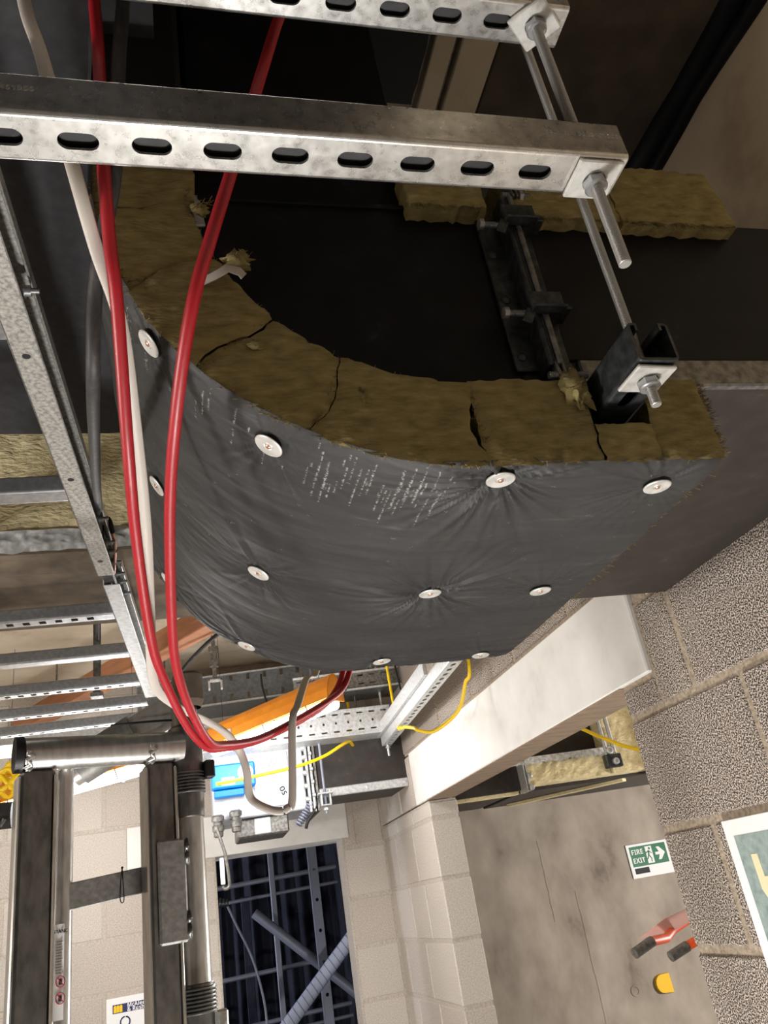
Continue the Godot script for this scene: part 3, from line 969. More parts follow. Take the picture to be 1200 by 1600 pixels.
	bar(st, V(0.031, 2.466, -0.594), V(0.036, 2.424, -0.594), 0.004, 0.010, Vector3.RIGHT)
	put("bare_edge", st, M.zinc_bright, b)

# ------------------------------------------------------------------ straight duct
func build_straight_duct() -> void:
	var t := thing("straight_duct", "long black duct running from the bend into the block wall, partly stripped", "duct", V(0.6, 2.225, -0.9))
	var st := beg()
	box(st, V(0.338, 2.225, -1.235), V(0.868, 2.460, -0.595), 0.003)
	put("duct_body", st, M.board_black, t)
	st = beg()
	box(st, V(0.372, 2.258, -0.600), V(0.868, 2.4595, -0.5915), 0.001)
	put("side_facing", st, M.duct_black, t)
	st = beg()
	box(st, V(0.40, 2.2235, -0.598), V(0.866, 2.257, -0.588), 0.002)
	put("edge_trim", st, M.zinc_dull, t)
	# bolted flange between bend and straight
	t = thing("duct_flange", "bolted dark steel flange joining the black duct bend to the straight duct", "flange", V(0.362, 2.225, -0.585))
	st = beg()
	box(st, V(0.331, 2.243, -0.5935), V(0.358, 2.447, -0.589), 0.001)
	put("rivet_strip", st, M.dark_steel, t)
	st = beg()
	box(st, V(0.355, 2.236, -0.593), V(0.361, 2.462, -0.568), 0.0015)
	put("flange_leaf", st, M.dark_steel, t)
	st = beg()
	box(st, V(0.364, 2.236, -0.593), V(0.370, 2.462, -0.566), 0.0015)
	put("flange_leaf", st, M.zinc_dull, t)
	st = beg()
	box(st, V(0.371, 2.240, -0.5935), V(0.390, 2.452, -0.587), 0.001)
	put("return_strip", st, M.dark_steel, t)
	st = beg()
	tube(st, [V(0.3625, 2.24, -0.572), V(0.3625, 2.46, -0.572)], 0.003, 8)
	put("gasket", st, M.rubber, t)
	for y in [2.2595, 2.333, 2.395]:
		st = beg()
		lathe(st, xf(V(0.340, y, -0.589), Vector3.RIGHT, Vector3.BACK), [Vector2(0.0055, 0), Vector2(0.005, 0.0015), Vector2(0.003, 0.0025), Vector2(0, 0.003)], 16)
		put("rivet", st, M.dark_steel, t)
	for y in [2.424, 2.303]:
		var cl := beg()
		bar(cl, V(0.349, y + 0.006, -0.562), V(0.386, y + 0.006, -0.562), 0.005, 0.022, Vector3.UP)
		bar(cl, V(0.349, y - 0.006, -0.560), V(0.386, y - 0.006, -0.560), 0.014, 0.003, Vector3.UP)
		bar(cl, V(0.385, y, -0.563), V(0.385, y, -0.588), 0.022, 0.004, Vector3.UP)
		bar(cl, V(0.350, y - 0.004, -0.563), V(0.343, y - 0.018, -0.566), 0.010, 0.003, Vector3.BACK)
		var clo := put("clamp", cl, M.dark_steel, t)
		var s2 := beg()
		thread(s2, V(0.328, y, -0.574), V(0.356, y, -0.574), 0.0035, 0.0013, 12)
		lathe(s2, xf(V(0.325, y, -0.574), Vector3.UP, Vector3.RIGHT), [Vector2(0, 0), Vector2(0.0062, 0), Vector2(0.0062, 0.005), Vector2(0, 0.005)], 6)
		put("clamp_bolt", s2, M.nut, clo)
		clo.get_child(0).position = Vector3.ZERO
	# corner bolts
	for q in [[V(0.366, 2.2265, -0.578), 0.030], [V(0.374, 2.470, -0.578), 0.022]]:
		var s3 := beg()
		var c: Vector3 = q[0]
		bar(s3, c + V(-0.004, 0.026, 0.002), c + V(-0.001, -0.006, 0.004), 0.012, 0.003, Vector3.RIGHT)
		bar(s3, c + V(0.004, 0.026, 0.002), c + V(0.004, -0.006, 0.004), 0.012, 0.003, Vector3.RIGHT)
		put("corner_bracket", s3, M.zinc_dull, t)
		s3 = beg()
		thread(s3, c + V(-0.012, 0, 0.004), c + V(q[1], 0, 0.004), 0.0038, 0.0013, 12)
		var bo := put("corner_bolt", s3, M.nut, t)
		nut(bo, c + V(0.010, 0, 0.004), 0.013, 0.006, 0.2, Vector3.RIGHT)
		(bo.get_child(0) as Node3D).position = Vector3.ZERO
	# wool on top
	t = thing("top_insulation", "ragged brown mineral wool slabs lying on top of the straight black duct", "insulation", V(0.45, 2.461, -0.8))
	var rect := func(x0: float, y0: float, x1: float, y1: float, sk := 0.0) -> Callable:
		return func(u: float, v: float) -> Vector2:
			return Vector2(lerpf(x0, x1, u) - sk * v, lerpf(y0 + 0.007 * nz.get_noise_1d(u * 30.0 + x0 * 90.0), y1, v))
	batt(t, rect.call(0.252, 2.447, 0.338, 2.53), 16, 12, -0.570, -1.0, M.wool)
	batt(t, rect.call(0.374, 2.440, 0.50, 2.528), 20, 12, -0.572, -1.15, M.wool)
	batt(t, rect.call(0.502, 2.437, 0.652, 2.524, 0.012), 22, 12, -0.570, -1.15, M.wool)
	fibres(t, [V(0.252, 2.447, -0.572), V(0.338, 2.447, -0.572)], 110, 0.006, "loose_fibres", V(0, -1, 0))
	fibres(t, [V(0.374, 2.440, -0.573), V(0.65, 2.437, -0.572)], 260, 0.006, "loose_fibres", V(0, -1, 0))

# ------------------------------------------------------------------ trapeze of slotted strut and threaded rod
func rod_set(called: String, label: String, x: float, z: float, y0: float, y1: float, r: float, plates: Array) -> Node3D:
	var t := thing(called, label, "threaded rod", V(x, y0, z), "threaded rods of the duct supports")
	var st := beg()
	thread(st, V(x, y0 + 0.0, z), V(x, y1, z), r)
	put("rod", st, M.rod, t)
	for p in plates:
		st = beg()
		bb(st, Transform3D(Basis(Vector3.UP, p[1]), V(x, p[0] - 0.002, z)), V(0.040, 0.004, 0.038), 0.0012)
		put("square_washer", st, M.plate, t)
		nut(t, V(x, p[0] - 0.0085, z), 0.0175, 0.009, p[1] + 0.25)
	return t

func build_trapeze() -> void:
	# lower strut in front, slots down
	var t := thing("strut_channel", "lower galvanised slotted strut channel with stamped lettering, crossing the whole picture", "strut channel", V(-0.9, 2.308, -0.4105), "strut channels of the trapeze")
	var holes := steps(0.045, 1.245, 0.05)
	set_mesh("channel", channel_mesh(1.271, holes), M.zinc, Transform3D(Basis(), Vector3.ZERO), t)
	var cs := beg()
	box(cs, V(0.002, 0.007, -0.0175), V(1.268, 0.036, 0.0175), 0.002)  # black filler standing in for the shade seen through the slots
	put_local("slot_shade_fill", cs, M.black, t)
	words("stamped_lettering", "kraun mo 5569461956", 0.0068, M.zinc_bright, Transform3D(Basis(), V(1.233, 0.0245, 0.0206)), t)
	words("stamped_lettering", "5569461956", 0.0068, M.zinc_bright, Transform3D(Basis(), V(0.800, 0.0245, 0.0206)), t)
	t = thing("strut_channel", "upper galvanised slotted strut channel, cut off by the top edge of the picture", "strut channel", V(-0.55, 2.515, -0.4145), "strut channels of the trapeze")
	set_mesh("channel", channel_mesh(0.928, steps(0.012, 0.90, 0.05)), M.zinc, Transform3D(Basis(), Vector3.ZERO), t)
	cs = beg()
	box(cs, V(0.002, 0.007, -0.0175), V(0.925, 0.036, 0.0175), 0.002)  # dark fill again in place of shade inside the upper channel
	put_local("slot_shade_fill", cs, M.black, t)
	# lower support going away under the duct
	t = thing("strut_channel", "short dark strut end poking out through the notch in the brown wool", "strut channel", V(0.4165, 2.184, -0.495), "strut channels of the trapeze")
	set_mesh("channel", channel_mesh(0.76, steps(0.06, 0.72, 0.05)), M.dark_steel, Transform3D(Basis(Vector3.FORWARD, Vector3.UP, Vector3.RIGHT), Vector3.ZERO), t)
	rod_set("threaded_rod", "front threaded rod through both slotted strut channels with its cut end hanging free", 0.347, -0.411, 2.211, 2.94, 0.0052, [[2.307, 0.0], [2.514, 0.72]])
	rod_set("threaded_rod", "rear threaded rod coming down to the dark strut end at the wool notch", 0.4155, -0.5185, 2.152, 2.94, 0.0048, [[2.183, 0.05]])
	# far hidden end of the trapeze
	rod_set("threaded_rod", "threaded rod through the left ends of the slotted strut channels, out of view", -0.56, -0.411, 2.25, 2.94, 0.0052, [[2.307, 0.0]])

# ------------------------------------------------------------------ left side: covered duct, insulated duct, cable ladder
func build_left() -> void:
	var t := thing("covered_duct", "broad flat duct underside wrapped in dark grey sheet at the upper left", "duct", V(-0.7, 2.7, -0.5))
	var st := beg()
	var nx := 40; var nq := 30
	var g := []
	for i in nx + 1:
		var row := []
		for j in nq + 1:
			var x := lerpf(-1.6, 0.0, float(i) / nx); var z := lerpf(-1.395, 1.8, float(j) / nq)
			row.append(V(x, 2.70 + 0.006 * nz.get_noise_2d(x * 3.0, z * 3.0), z))
		g.append(row)
	for i in nx:
		for j in nq:
			quad(st, g[i][j], g[i + 1][j], g[i + 1][j + 1], g[i][j + 1], Vector3.DOWN)
	box(st, V(-1.6, 2.712, -1.39), V(0.0, 2.90, 1.8), 0.004)
	put("sheet_wrap", st, M.cloth_grey, t)
	t = thing("black_sheet", "very dark torn sheet fixed under the ceiling between the two slotted struts", "sheet", V(0.2, 2.9, -0.4))
	st = beg()
	var n := 140
	for k in n:
		var z0 := lerpf(-0.78, 1.8, float(k) / n); var z1 := lerpf(-0.78, 1.8, float(k + 1) / n)
		var e0 := 0.385 + 0.008 * nz.get_noise_1d(z0 * 60.0); var e1 := 0.385 + 0.008 * nz.get_noise_1d(z1 * 60.0)
		quad(st, V(0.0, 2.90, z0), V(e0, 2.90, z0), V(e1, 2.90, z1), V(0.0, 2.90, z1), Vector3.DOWN)
		quad(st, V(e0, 2.90, z0), V(e1, 2.90, z1), V(e1, 2.935, z1), V(e0, 2.935, z0), Vector3.RIGHT)
	quad(st, V(0.0, 2.90, -0.78), V(0.385, 2.90, -0.78), V(0.385, 2.935, -0.78), V(0.0, 2.935, -0.78), Vector3.FORWARD)
	put("sheet", st, M.black, t)
	# strips on the soffit
	t = thing("soffit_strip", "narrow pale board strip with a dark groove on the ceiling beside the torn black sheet", "board", V(0.45, 2.93, -0.6))
	st = beg()
	box(st, V(0.400, 2.915, -1.3), V(0.432, 2.94, 1.8), 0.002)
	box(st, V(0.442, 2.915, -1.3), V(0.500, 2.94, 1.8), 0.002)
	put("board", st, M.soffit, t)
	st = beg()
	box(st, V(0.433, 2.922, -1.3), V(0.437, 2.94, 1.8), 0.001)
	put("metal_edge", st, M.zinc_dull, t)
	t = thing("ceiling_board", "dark brown board panel on the ceiling left of the black mastic joint", "board", V(0.67, 2.92, -0.5))
	st = beg()
	box(st, V(0.503, 2.918, -1.35), V(0.828, 2.94, 1.8), 0.002)
	put("panel", st, M.soffit_dark, t)
	# insulated duct across, further back
	t = thing("lagged_duct", "pale yellow wool lagged duct with silver foil edge crossing behind the cable ladder", "insulation", V(-0.7, 2.5, -1.7))
	var rect := func(x0: float, y0: float, x1: float, y1: float) -> Callable:
		return func(u: float, v: float) -> Vector2:
			return Vector2(lerpf(x0, x1, u), lerpf(y0, y1, v))
	batt(t, rect.call(-1.5, 2.535, -0.62, 2.80), 30, 14, -1.5, -1.6, M.wool_pale, 0.008)
	batt(t, rect.call(-0.618, 2.535, 0.12, 2.80), 30, 14, -1.503, -1.6, M.wool_pale, 0.008)
	st = beg()
	var fo := []
	for k in 81:
		var x := lerpf(-1.5, 0.12, k / 80.0)
		var row := []
		for j in 7:
			var v := j / 6.0
			row.append(V(x, lerpf(2.545, 2.497, v) + 0.004 * nz.get_noise_2d(x * 30.0, v * 3.0) * v, -1.497 + 0.008 * nz.get_noise_2d(x * 20.0, v * 4.0 + 9.0) + 0.006 * v))
		fo.append(row)
	for k in 80:
		for j in 6:
			quad(st, fo[k][j], fo[k + 1][j], fo[k + 1][j + 1], fo[k][j + 1], Vector3.BACK)
	put("foil_edge", st, M.foil, t)
	st = beg()
	box(st, V(-1.5, 2.498, -1.93), V(0.12, 2.80, -1.602), 0.004)
	box(st, V(-1.5, 2.498, -1.605), V(0.12, 2.531, -1.515), 0.004)
	put("board_casing", st, M.dark_beam, t)
	# cable ladder, slightly askew
	t = thing("cable_ladder", "galvanised cable ladder running away on the left with slotted rungs and a bolted coupler", "cable ladder")
	t.position = V(-0.142, 2.40, -0.82)
	t.rotation.y = deg_to_rad(-2.2)
	for part in [[-0.9, 0.585, 0.0], [0.632, 1.46, 0.003]]:
		st = beg()
		var z0: float = -part[0]; var z1: float = -part[1]
		var o: float = part[2]
		for sx in [0.0, -0.52]:
			# bottom flange, web and top flange of the side rail, open towards the right
			var sg := 1.0 if sx == 0.0 else -1.0
			var x0: float = sx + o * sg
			box(st, V(minf(x0 - 0.024 * sg, x0 + 0.006 * sg), 0.0, z1), V(maxf(x0 - 0.024 * sg, x0 + 0.006 * sg), 0.003, z0), 0.0012)
			box(st, V(x0 - 0.0225 * sg - 0.0015, 0.0, z1), V(x0 - 0.0225 * sg + 0.0015, 0.052, z0), 0.0012)
			box(st, V(minf(x0 - 0.024 * sg, x0 + 0.010 * sg), 0.050, z1), V(maxf(x0 - 0.024 * sg, x0 + 0.010 * sg), 0.053, z0), 0.0012)
			box(st, V(x0 + 0.009 * sg - 0.0012, 0.036, z1), V(x0 + 0.009 * sg + 0.0012, 0.053, z0), 0.001)
			box(st, V(x0 - 0.008 * sg - 0.0015, 0.0015, z1), V(x0 - 0.008 * sg + 0.0015, 0.0055, z0), 0.001)
			put_local("side_rail", st, M.zinc_rail if o == 0.0 else M.zinc_bright, t)
			st = beg()
		
	# holes along the bottom flange
	for z in [-0.23, -0.52, 0.05]:
		st = beg()
		lathe(st, Transform3D(Basis(), V(-0.010, -0.0004, z)), [Vector2(0, 0), Vector2(0.0045, 0), Vector2(0.0045, 0.001)], 14)
		put_local("bolt_hole", st, M.black, t)
	for z in [0.08, -0.30, -0.83, -1.10, -1.355, -1.58, -1.78]:
		var holes := steps(0.02, 0.45, 0.031) if z < -0.5 and z != -1.10 else []
		var r := set_mesh("rung", channel_mesh(0.47, holes, 0.036, 0.028, 0.0135, 0.016, true), M.rung, Transform3D(Basis(), V(-0.495, 0.012, z)), t)
		r.name = "rung"
	# coupler with its bolts
	st = beg()
	box(st, V(0.000, 0.008, -0.76), V(0.003, 0.046, -0.47), 0.001)
	box(st, V(-0.018, 0.004, -0.70), V(0.002, 0.0065, -0.585), 0.001)
	var co := put_local("coupler_plate", st, M.dark_steel, t)
	for z in [-0.40, -0.49, -0.53, -0.575, -0.63, -0.67, -0.73, 0.13]:
		st = beg()
		lathe(st, Transform3D(xf(Vector3.ZERO, Vector3.UP, Vector3.RIGHT).basis, V(0.003, 0.022, z)), [Vector2(0.008, 0), Vector2(0.008, 0.002), Vector2(0.0062, 0.002), Vector2(0.0062, 0.008), Vector2(0.0032, 0.008), Vector2(0.0032, 0.016), Vector2(0, 0.016)], 6)
		put_local("coupler_bolt", st, M.nut, t)
	# bonding strap over the coupler
	t = thing("bonding_strap", "small black and brass earth bonding strap looped over the ladder coupler", "cable", V(-0.12, 2.43, -1.3))
	var lp := smooth([V(-0.142, 2.43, -1.36), V(-0.136, 2.452, -1.33), V(-0.124, 2.462, -1.30), V(-0.113, 2.455, -1.29), V(-0.108, 2.435, -1.30)], 8)
	st = beg()
	tube(st, lp, 0.0042, 10)
	put("black_sleeve", st, M.black, t)
	st = beg()
	tube(st, smooth([V(-0.108, 2.435, -1.30), V(-0.107, 2.425, -1.33), V(-0.116, 2.418, -1.42), V(-0.128, 2.414, -1.50)], 8), 0.0032, 8)
	put("braid", st, M.copper, t)
	# strap hangers of the ladder
	t = thing("hanger_bar", "grey flat hanger bar dropping from the ceiling behind the ladder rungs", "hanger", V(-0.235, 2.44, -2.3))
	st = beg()
	box(st, V(-0.246, 2.425, -2.303), V(-0.225, 2.94, -2.297), 0.001)
	put("bar", st, M.zinc_dull, t)
	st = beg()
	box(st, V(-0.252, 2.42, -2.318), V(-0.219, 2.432, -2.285), 0.001)
	put("foot", st, M.zinc_dull, t)
	# flat slotted tray under the ladder, behind
	t = thing("flat_tray", "pale grey perforated tray lying beneath the far ladder rungs", "cable tray", V(-0.6, 2.43, -2.9))
	t.rotation.y = deg_to_rad(9.0)
	st = beg()
	slotted(st, Transform3D(Basis(Vector3.RIGHT, Vector3.FORWARD, Vector3.UP), V(-0.6, 0.0, 0.0)), 0.0, 1.05, 0.10, 0.0015, steps(0.03, 1.03, 0.05), 0.025, 0.007)
	box(st, V(-0.6, 0.0, 0.099), V(0.45, 0.035, 0.101), 0.0008)
	box(st, V(-0.6, 0.0, -0.101), V(0.45, 0.035, -0.099), 0.0008)
	put_local("tray", st, M.zinc_bright, t)
	# timber across under the soffit
	t = thing("timber_batten", "orange brown timber length slanting across beneath the beige ceiling", "timber", V(-0.3, 2.7, -3.2))
	st = beg()
	bar(st, V(0.24, 2.74, -2.40), V(-0.72, 2.74, -3.85), 0.075, 0.08, Vector3.UP, 0.003)
	put("board", st, M.timber, t)
	for q in [0.2, 0.8]:
		st = beg()
		var c := V(0.24, 2.78, -2.40).lerp(V(-0.72, 2.78, -3.85), q)
		tube(st, [c, V(c.x, 2.938, c.z)], 0.004, 8)
		put("fixing_rod", st, M.zinc_dull, t)
	t = thing("black_conduit", "thin black cable run clipped alongside the orange brown timber", "cable", V(0.1, 2.72, -2.6))
	st = beg()
	tube(st, smooth([V(0.28, 2.72, -2.44), V(0.12, 2.69, -2.64), V(0.02, 2.65, -2.80), V(-0.06, 2.60, -2.95)], 6), 0.007, 8)
	put("sheath", st, M.black, t)

func put_local(called: String, st: SurfaceTool, m: Material, parent: Node3D) -> MeshInstance3D:
	var o := MeshInstance3D.new()
	o.mesh = st.commit(); o.material_override = m; o.name = called
	parent.add_child(o, true)
	return o

# ------------------------------------------------------------------ scaffold frame
func build_scaffold() -> void:
	var t := thing("access_scaffold", "aluminium access scaffold end frame with box section posts and threaded collar leg", "scaffold", V(-0.1, 0, -1.14))
	var D := V(0.95, 0, -0.31).normalized()
	var st := beg()
	var a := V(-0.208, 2.034, -1.104)
	tube(st, [a, a + D * 0.21], 0.0205, 28)
	put("top_rail", st, M.alu, t)
	st = beg()
	lathe(st, xf(a - D * 0.004, Vector3.UP, D), [Vector2(0, 0), Vector2(0.0225, 0), Vector2(0.0225, 0.010), Vector2(0.02, 0.012)], 24)
	put("end_plug", st, M.black, t)
	for q in [0.012, 0.165]:
		st = beg()
		var wpts := []
		for k in 20:
			var g := PI + PI * k / 19.0
			wpts.append(a + D * (q + 0.004 * sin(k * 2.3)) + V(0, sin(g) * 0.021, 0) + D.cross(Vector3.UP) * cos(g) * 0.021)
		tube(st, wpts, 0.0035, 6)
		put("weld_bead", st, M.alu, t)
	for q in [[-0.187, -1.118, 0.041], [-0.0405, -1.166, 0.037]]:
		st = beg()
		bb(st, Transform3D(xf(Vector3.ZERO, D).basis, V(q[0], 1.007, q[1])), V(q[2], 2.014, 0.03), 0.004)
		put("box_post", st, M.alu_dark, t)
		for s in [-1.0, 1.0]:
			st = beg()
			bb(st, Transform3D(xf(Vector3.ZERO, D).basis, V(q[0], 1.004, q[1]) + D * s * (q[2] * 0.5 + 0.001) + V(0, 0, 0.004)), V(0.004, 2.006, 0.032), 0.0018)
			put("post_edge", st, M.alu, t)
	st = beg()
	tube(st, [V(-0.160, 0.0, -1.150), V(-0.158, 2.018, -1.150)], 0.0120, 18)
	put("round_post", st, M.alu, t)
	# right leg with collars
	var X := -0.003; var Z := -1.183
	st = beg()
	lathe(st, Transform3D(Basis(), V(X, 0, Z)), [Vector2(0.0195, 0.0), Vector2(0.0195, 1.96)], 32)
	put("leg", st, M.alu, t)
	for y in [1.985, 1.725]:
		st = beg()
		var pr := [Vector2(0.0195, y - 0.045), Vector2(0.0215, y - 0.044), Vector2(0.0225, y - 0.014)]
		for k in 7:
			var yy: float = y - 0.014 + 0.0042 * k
			pr.append(Vector2(0.0222, yy)); pr.append(Vector2(0.0248, yy + 0.0012)); pr.append(Vector2(0.0248, yy + 0.0028)); pr.append(Vector2(0.0222, yy + 0.0040))
		pr.append(Vector2(0.0225, y + 0.018)); pr.append(Vector2(0.0195, y + 0.019))
		lathe(st, Transform3D(Basis(), V(X, 0, Z)), pr, 32)
		put("threaded_collar", st, M.alu_dark, t)
	st = beg()
	lathe(st, Transform3D(Basis(), V(X, 0, Z)), [Vector2(0.0195, 1.96), Vector2(0.0235, 2.0), Vector2(0.0235, 2.06), Vector2(0.0185, 2.064), Vector2(0.0185, 2.105)], 28)
	put("head_casting", st, M.alu_dark, t)
	st = beg()
	var c0 := V(0.004, 2.098, -1.176)
	lathe(st, Transform3D(Basis(), c0), [Vector2(0.0175, -0.01), Vector2(0.0215, 0.0), Vector2(0.0215, 0.036), Vector2(0.019, 0.040), Vector2(0, 0.040)], 26)
	put("leg_cap", st, M.dark_beam, t)
	st = beg()
	bb(st, Transform3D(xf(Vector3.ZERO, D).basis, V(0.027, 2.000, -1.175)), V(0.014, 0.024, 0.016), 0.002)
	put("locking_clip", st, M.black, t)
	st = beg()
	bb(st, Transform3D(xf(Vector3.ZERO, D).basis, V(0.026, 1.695, -1.175)), V(0.016, 0.034, 0.006), 0.003)
	lathe(st, xf(V(0.028, 1.690, -1.171), Vector3.RIGHT, Vector3.BACK), [Vector2(0.005, 0), Vector2(0.005, 0.004), Vector2(0, 0.005)], 10)
	put("locking_clip", st, M.zinc_bright, t)
	st = beg()
	bb(st, Transform3D(xf(Vector3.ZERO, D).basis, V(-0.0265, 1.853, -1.152)), V(0.037, 0.122, 0.006), 0.005)
	put("latch_plate", st, M.weld_plate, t)
	for y in [1.903, 1.890, 1.818, 1.803]:
		lump(t, V(-0.0075, y, -1.157), V(0.0035, 0.0085, 0.004), M.alu_dark, "weld_bead")
	# slanting brace with its clamp
	st = beg()
	tube(st, [V(-0.004, 2.105, -1.205), V(-0.16, 2.030, -1.235)], 0.0225, 24)
	put("brace_tube", st, M.alu_bright, t)
	st = beg()
	tube(st, [V(-0.072, 2.0725, -1.218), V(-0.15, 2.035, -1.233)], 0.0262, 24)
	put("brace_clamp", st, M.weld_plate, t)
	# flat strap between the posts
	st = beg()
	bb(st, xf(V(-0.104, 1.868, -1.160), V(0.105, 0.010, -0.034)), V(0.112, 0.031, 0.004), 0.001)
	put("flat_strap", st, M.weld_plate, t)
	# warning sticker on the round post
	st = beg()
	for k in 10:
		var g0 := PI * (0.05 + 0.9 * k / 10.0); var g1 := PI * (0.05 + 0.9 * (k + 1) / 10.0)
		var p0 := V(-0.159 + cos(g0) * 0.0123, 0, -1.150 + sin(g0) * 0.0123); var p1 := V(-0.159 + cos(g1) * 0.0123, 0, -1.150 + sin(g1) * 0.0123)
		tri(st, p0 + V(0, 1.735, 0), p1 + V(0, 1.735, 0), p1 + V(0, 1.835, 0), V(cos(g0), 0, sin(g0)), V(cos(g1), 0, sin(g1)), V(cos(g1), 0, sin(g1)))
		tri(st, p0 + V(0, 1.735, 0), p1 + V(0, 1.835, 0), p0 + V(0, 1.835, 0), V(cos(g0), 0, sin(g0)), V(cos(g1), 0, sin(g1)), V(cos(g0), 0, sin(g0)))
	var lb := put("sticker", st, M.paper, t)
	var LO := lb.position
	words("lettering", "STANC", 0.0052, M.ink_dark, Transform3D(Basis(), V(-0.1575, 1.827, -1.1376) + LO - LO), lb)
	for k in 12:
		st = beg()
		box(st, V(-0.1625, 1.816 - k * 0.0030, -1.1380), V(-0.1545 - 0.001 * (k % 3), 1.8165 - k * 0.0030, -1.1372), 0.0001)
		put("print_line", st, M.ink_dark, lb)
	for y in [1.774, 1.757]:
		st = beg()
		var rp := []
		for k in 25:
			rp.append(V(-0.1565 + cos(TAU * k / 24.0) * 0.0050, y + sin(TAU * k / 24.0) * 0.0058, -1.1374))
		tube(st, rp, 0.0005, 5, -1.0, Vector3.BACK)
		tube(st, [V(-0.1598, y + 0.004, -1.1374), V(-0.1532, y - 0.004, -1.1374)], 0.0005, 5)
		put("prohibition_ring", st, M.red_ink, lb)
		st = beg()
		box(st, V(-0.1585, y - 0.003, -1.1380), V(-0.1550, y + 0.003, -1.1372), 0.0002)
		put("pictogram", st, M.ink_dark, lb)
	# ties
	t = thing("cable_tie", "black cable tie standing out from the slanting scaffold brace", "cable tie", V(-0.07, 2.08, -1.19))
	st = beg()
	tube(st, smooth([V(-0.103, 2.078, -1.185), V(-0.06, 2.076, -1.178), V(-0.022, 2.074, -1.176), V(-0.006, 2.072, -1.18)], 4), 0.0016, 6)
	put("strap", st, M.black, t)
	t = thing("wire_loop", "thin dark wire loop hanging over the flat scaffold strap", "wire", V(-0.085, 1.87, -1.16))
	st = beg()
	tube(st, smooth([V(-0.088, 1.889, -1.160), V(-0.0895, 1.875, -1.156), V(-0.0905, 1.853, -1.155), V(-0.0880, 1.848, -1.155), V(-0.0858, 1.853, -1.155), V(-0.0870, 1.875, -1.156), V(-0.088, 1.889, -1.160)], 6), 0.0007, 5)
	lump_into(st, V(-0.088, 1.889, -1.160), 0.0016)
	put("wire", st, M.black, t)
	# stub of a second frame at the picture edge
	t = thing("scaffold_stub", "welded scaffold tube end at the left edge with orange lamp casing behind it", "scaffold", V(-0.3, 1.97, -1.16))
	st = beg()
	tube(st, [V(-0.40, 1.975, -1.16), V(-0.222, 1.972, -1.165)], 0.0165, 20)
	put("tube", st, M.alu_dark, t)
	for x in [-0.232, -0.240, -0.248]:
		st = beg()
		tube(st, [V(x - 0.004, 1.966, -1.147), V(x, 1.959, -1.149), V(x + 0.004, 1.966, -1.147)], 0.003, 6)
		put("weld_bead", st, M.alu, t)
	st = beg()
	tube(st, [V(-0.40, 2.035, -1.10), V(-0.236, 2.038, -1.10)], 0.0205, 20)
	put("tube", st, M.black, t)
	st = beg()
	tube(st, [V(-0.39, 0.0, -1.15), V(-0.39, 2.04, -1.13)], 0.0205, 20)
	put("post", st, M.alu, t)
	# knotted yellow rope
	t = thing("yellow_rope", "knotted yellow and white rope at the left edge beside the scaffold tube end", "rope", V(-0.5, 2.3, -2.6))
	st = beg()
	var kp := []
	for k in 60:
		var g := k * 0.42
		kp.append(V(-0.505 + cos(g) * (0.034 + 0.012 * sin(k * 0.9)), 2.295 + sin(g * 1.3) * 0.034 - 0.0004 * k, -2.6 + sin(g) * 0.03))
	tube(st, kp, 0.0075, 8)
	tube(st, [kp[0], V(-0.56, 2.30, -2.6), V(-0.75, 2.34, -2.6), V(-1.2, 2.94, -2.6)], 0.006, 8)
	put("strand", st, M.yellow, t)

func lump_into(st: SurfaceTool, at: Vector3, r: float) -> void:
	var pr := []
	for k in 9:
		var g := -PI * 0.5 + PI * k / 8.0
		pr.append(Vector2(cos(g) * r, sin(g) * r))
	lathe(st, Transform3D(Basis(), at), pr, 10)

# ------------------------------------------------------------------ services above the doorway
func tray_side(called: String, label: String, a: Vector3, b: Vector3, h: float, depth: float, m: Material, rows: Array, pitch := 0.05) -> void:
	var t := thing(called, label, "cable tray", (a + b) * 0.5)
	var d := (b - a).normalized()
	var L := (b - a).length()
	var f := xf(a, d)
	var st := beg()
	var y := 0.0
	# side plate in strips, one strip of slots per row
	var hh := h / rows.size()
	for r in rows.size():
		var c := a + V(0, hh * (r + 0.5), 0)
		slotted(st, Transform3D(Basis(f.basis.x, Vector3.UP, f.basis.z), c), 0.0, L, hh * 0.5, 0.0015, steps(0.025, L - 0.02, pitch) if rows[r] > 0 else [], [0.0, 0.025, 0.009, 0.014][rows[r]], [0.0, 0.007, 0.012, 0.026][rows[r]], rows[r] == 3)
	put("side_plate", st, m, t)
	st = beg()
	box_dir(st, f, V(0, -0.004, -depth), V(L, 0.0, 0.003))
	put("bed", st, m, t)
	st = beg()
	box_dir(st, f, V(0, h - 0.006, -0.002), V(L, h + 0.001, 0.012))
	box_dir(st, f, V(0, -0.006, -0.002), V(L, 0.001, 0.012))
	put("rolled_edge", st, M.zinc_bright, t)
	for s in [0.12, 0.88]:
		st = beg()
		var c2: Vector3 = a + d * L * s - f.basis.z * depth * 0.5
		tube(st, [c2, V(c2.x, 2.94, c2.z)], 0.004, 8)
		put("drop_rod", st, M.zinc_dull, t)

func box_dir(st: SurfaceTool, f: Transform3D, lo: Vector3, hi: Vector3) -> void:
	bb(st, Transform3D(f.basis, f * ((lo + hi) * 0.5)), hi - lo, 0.001)

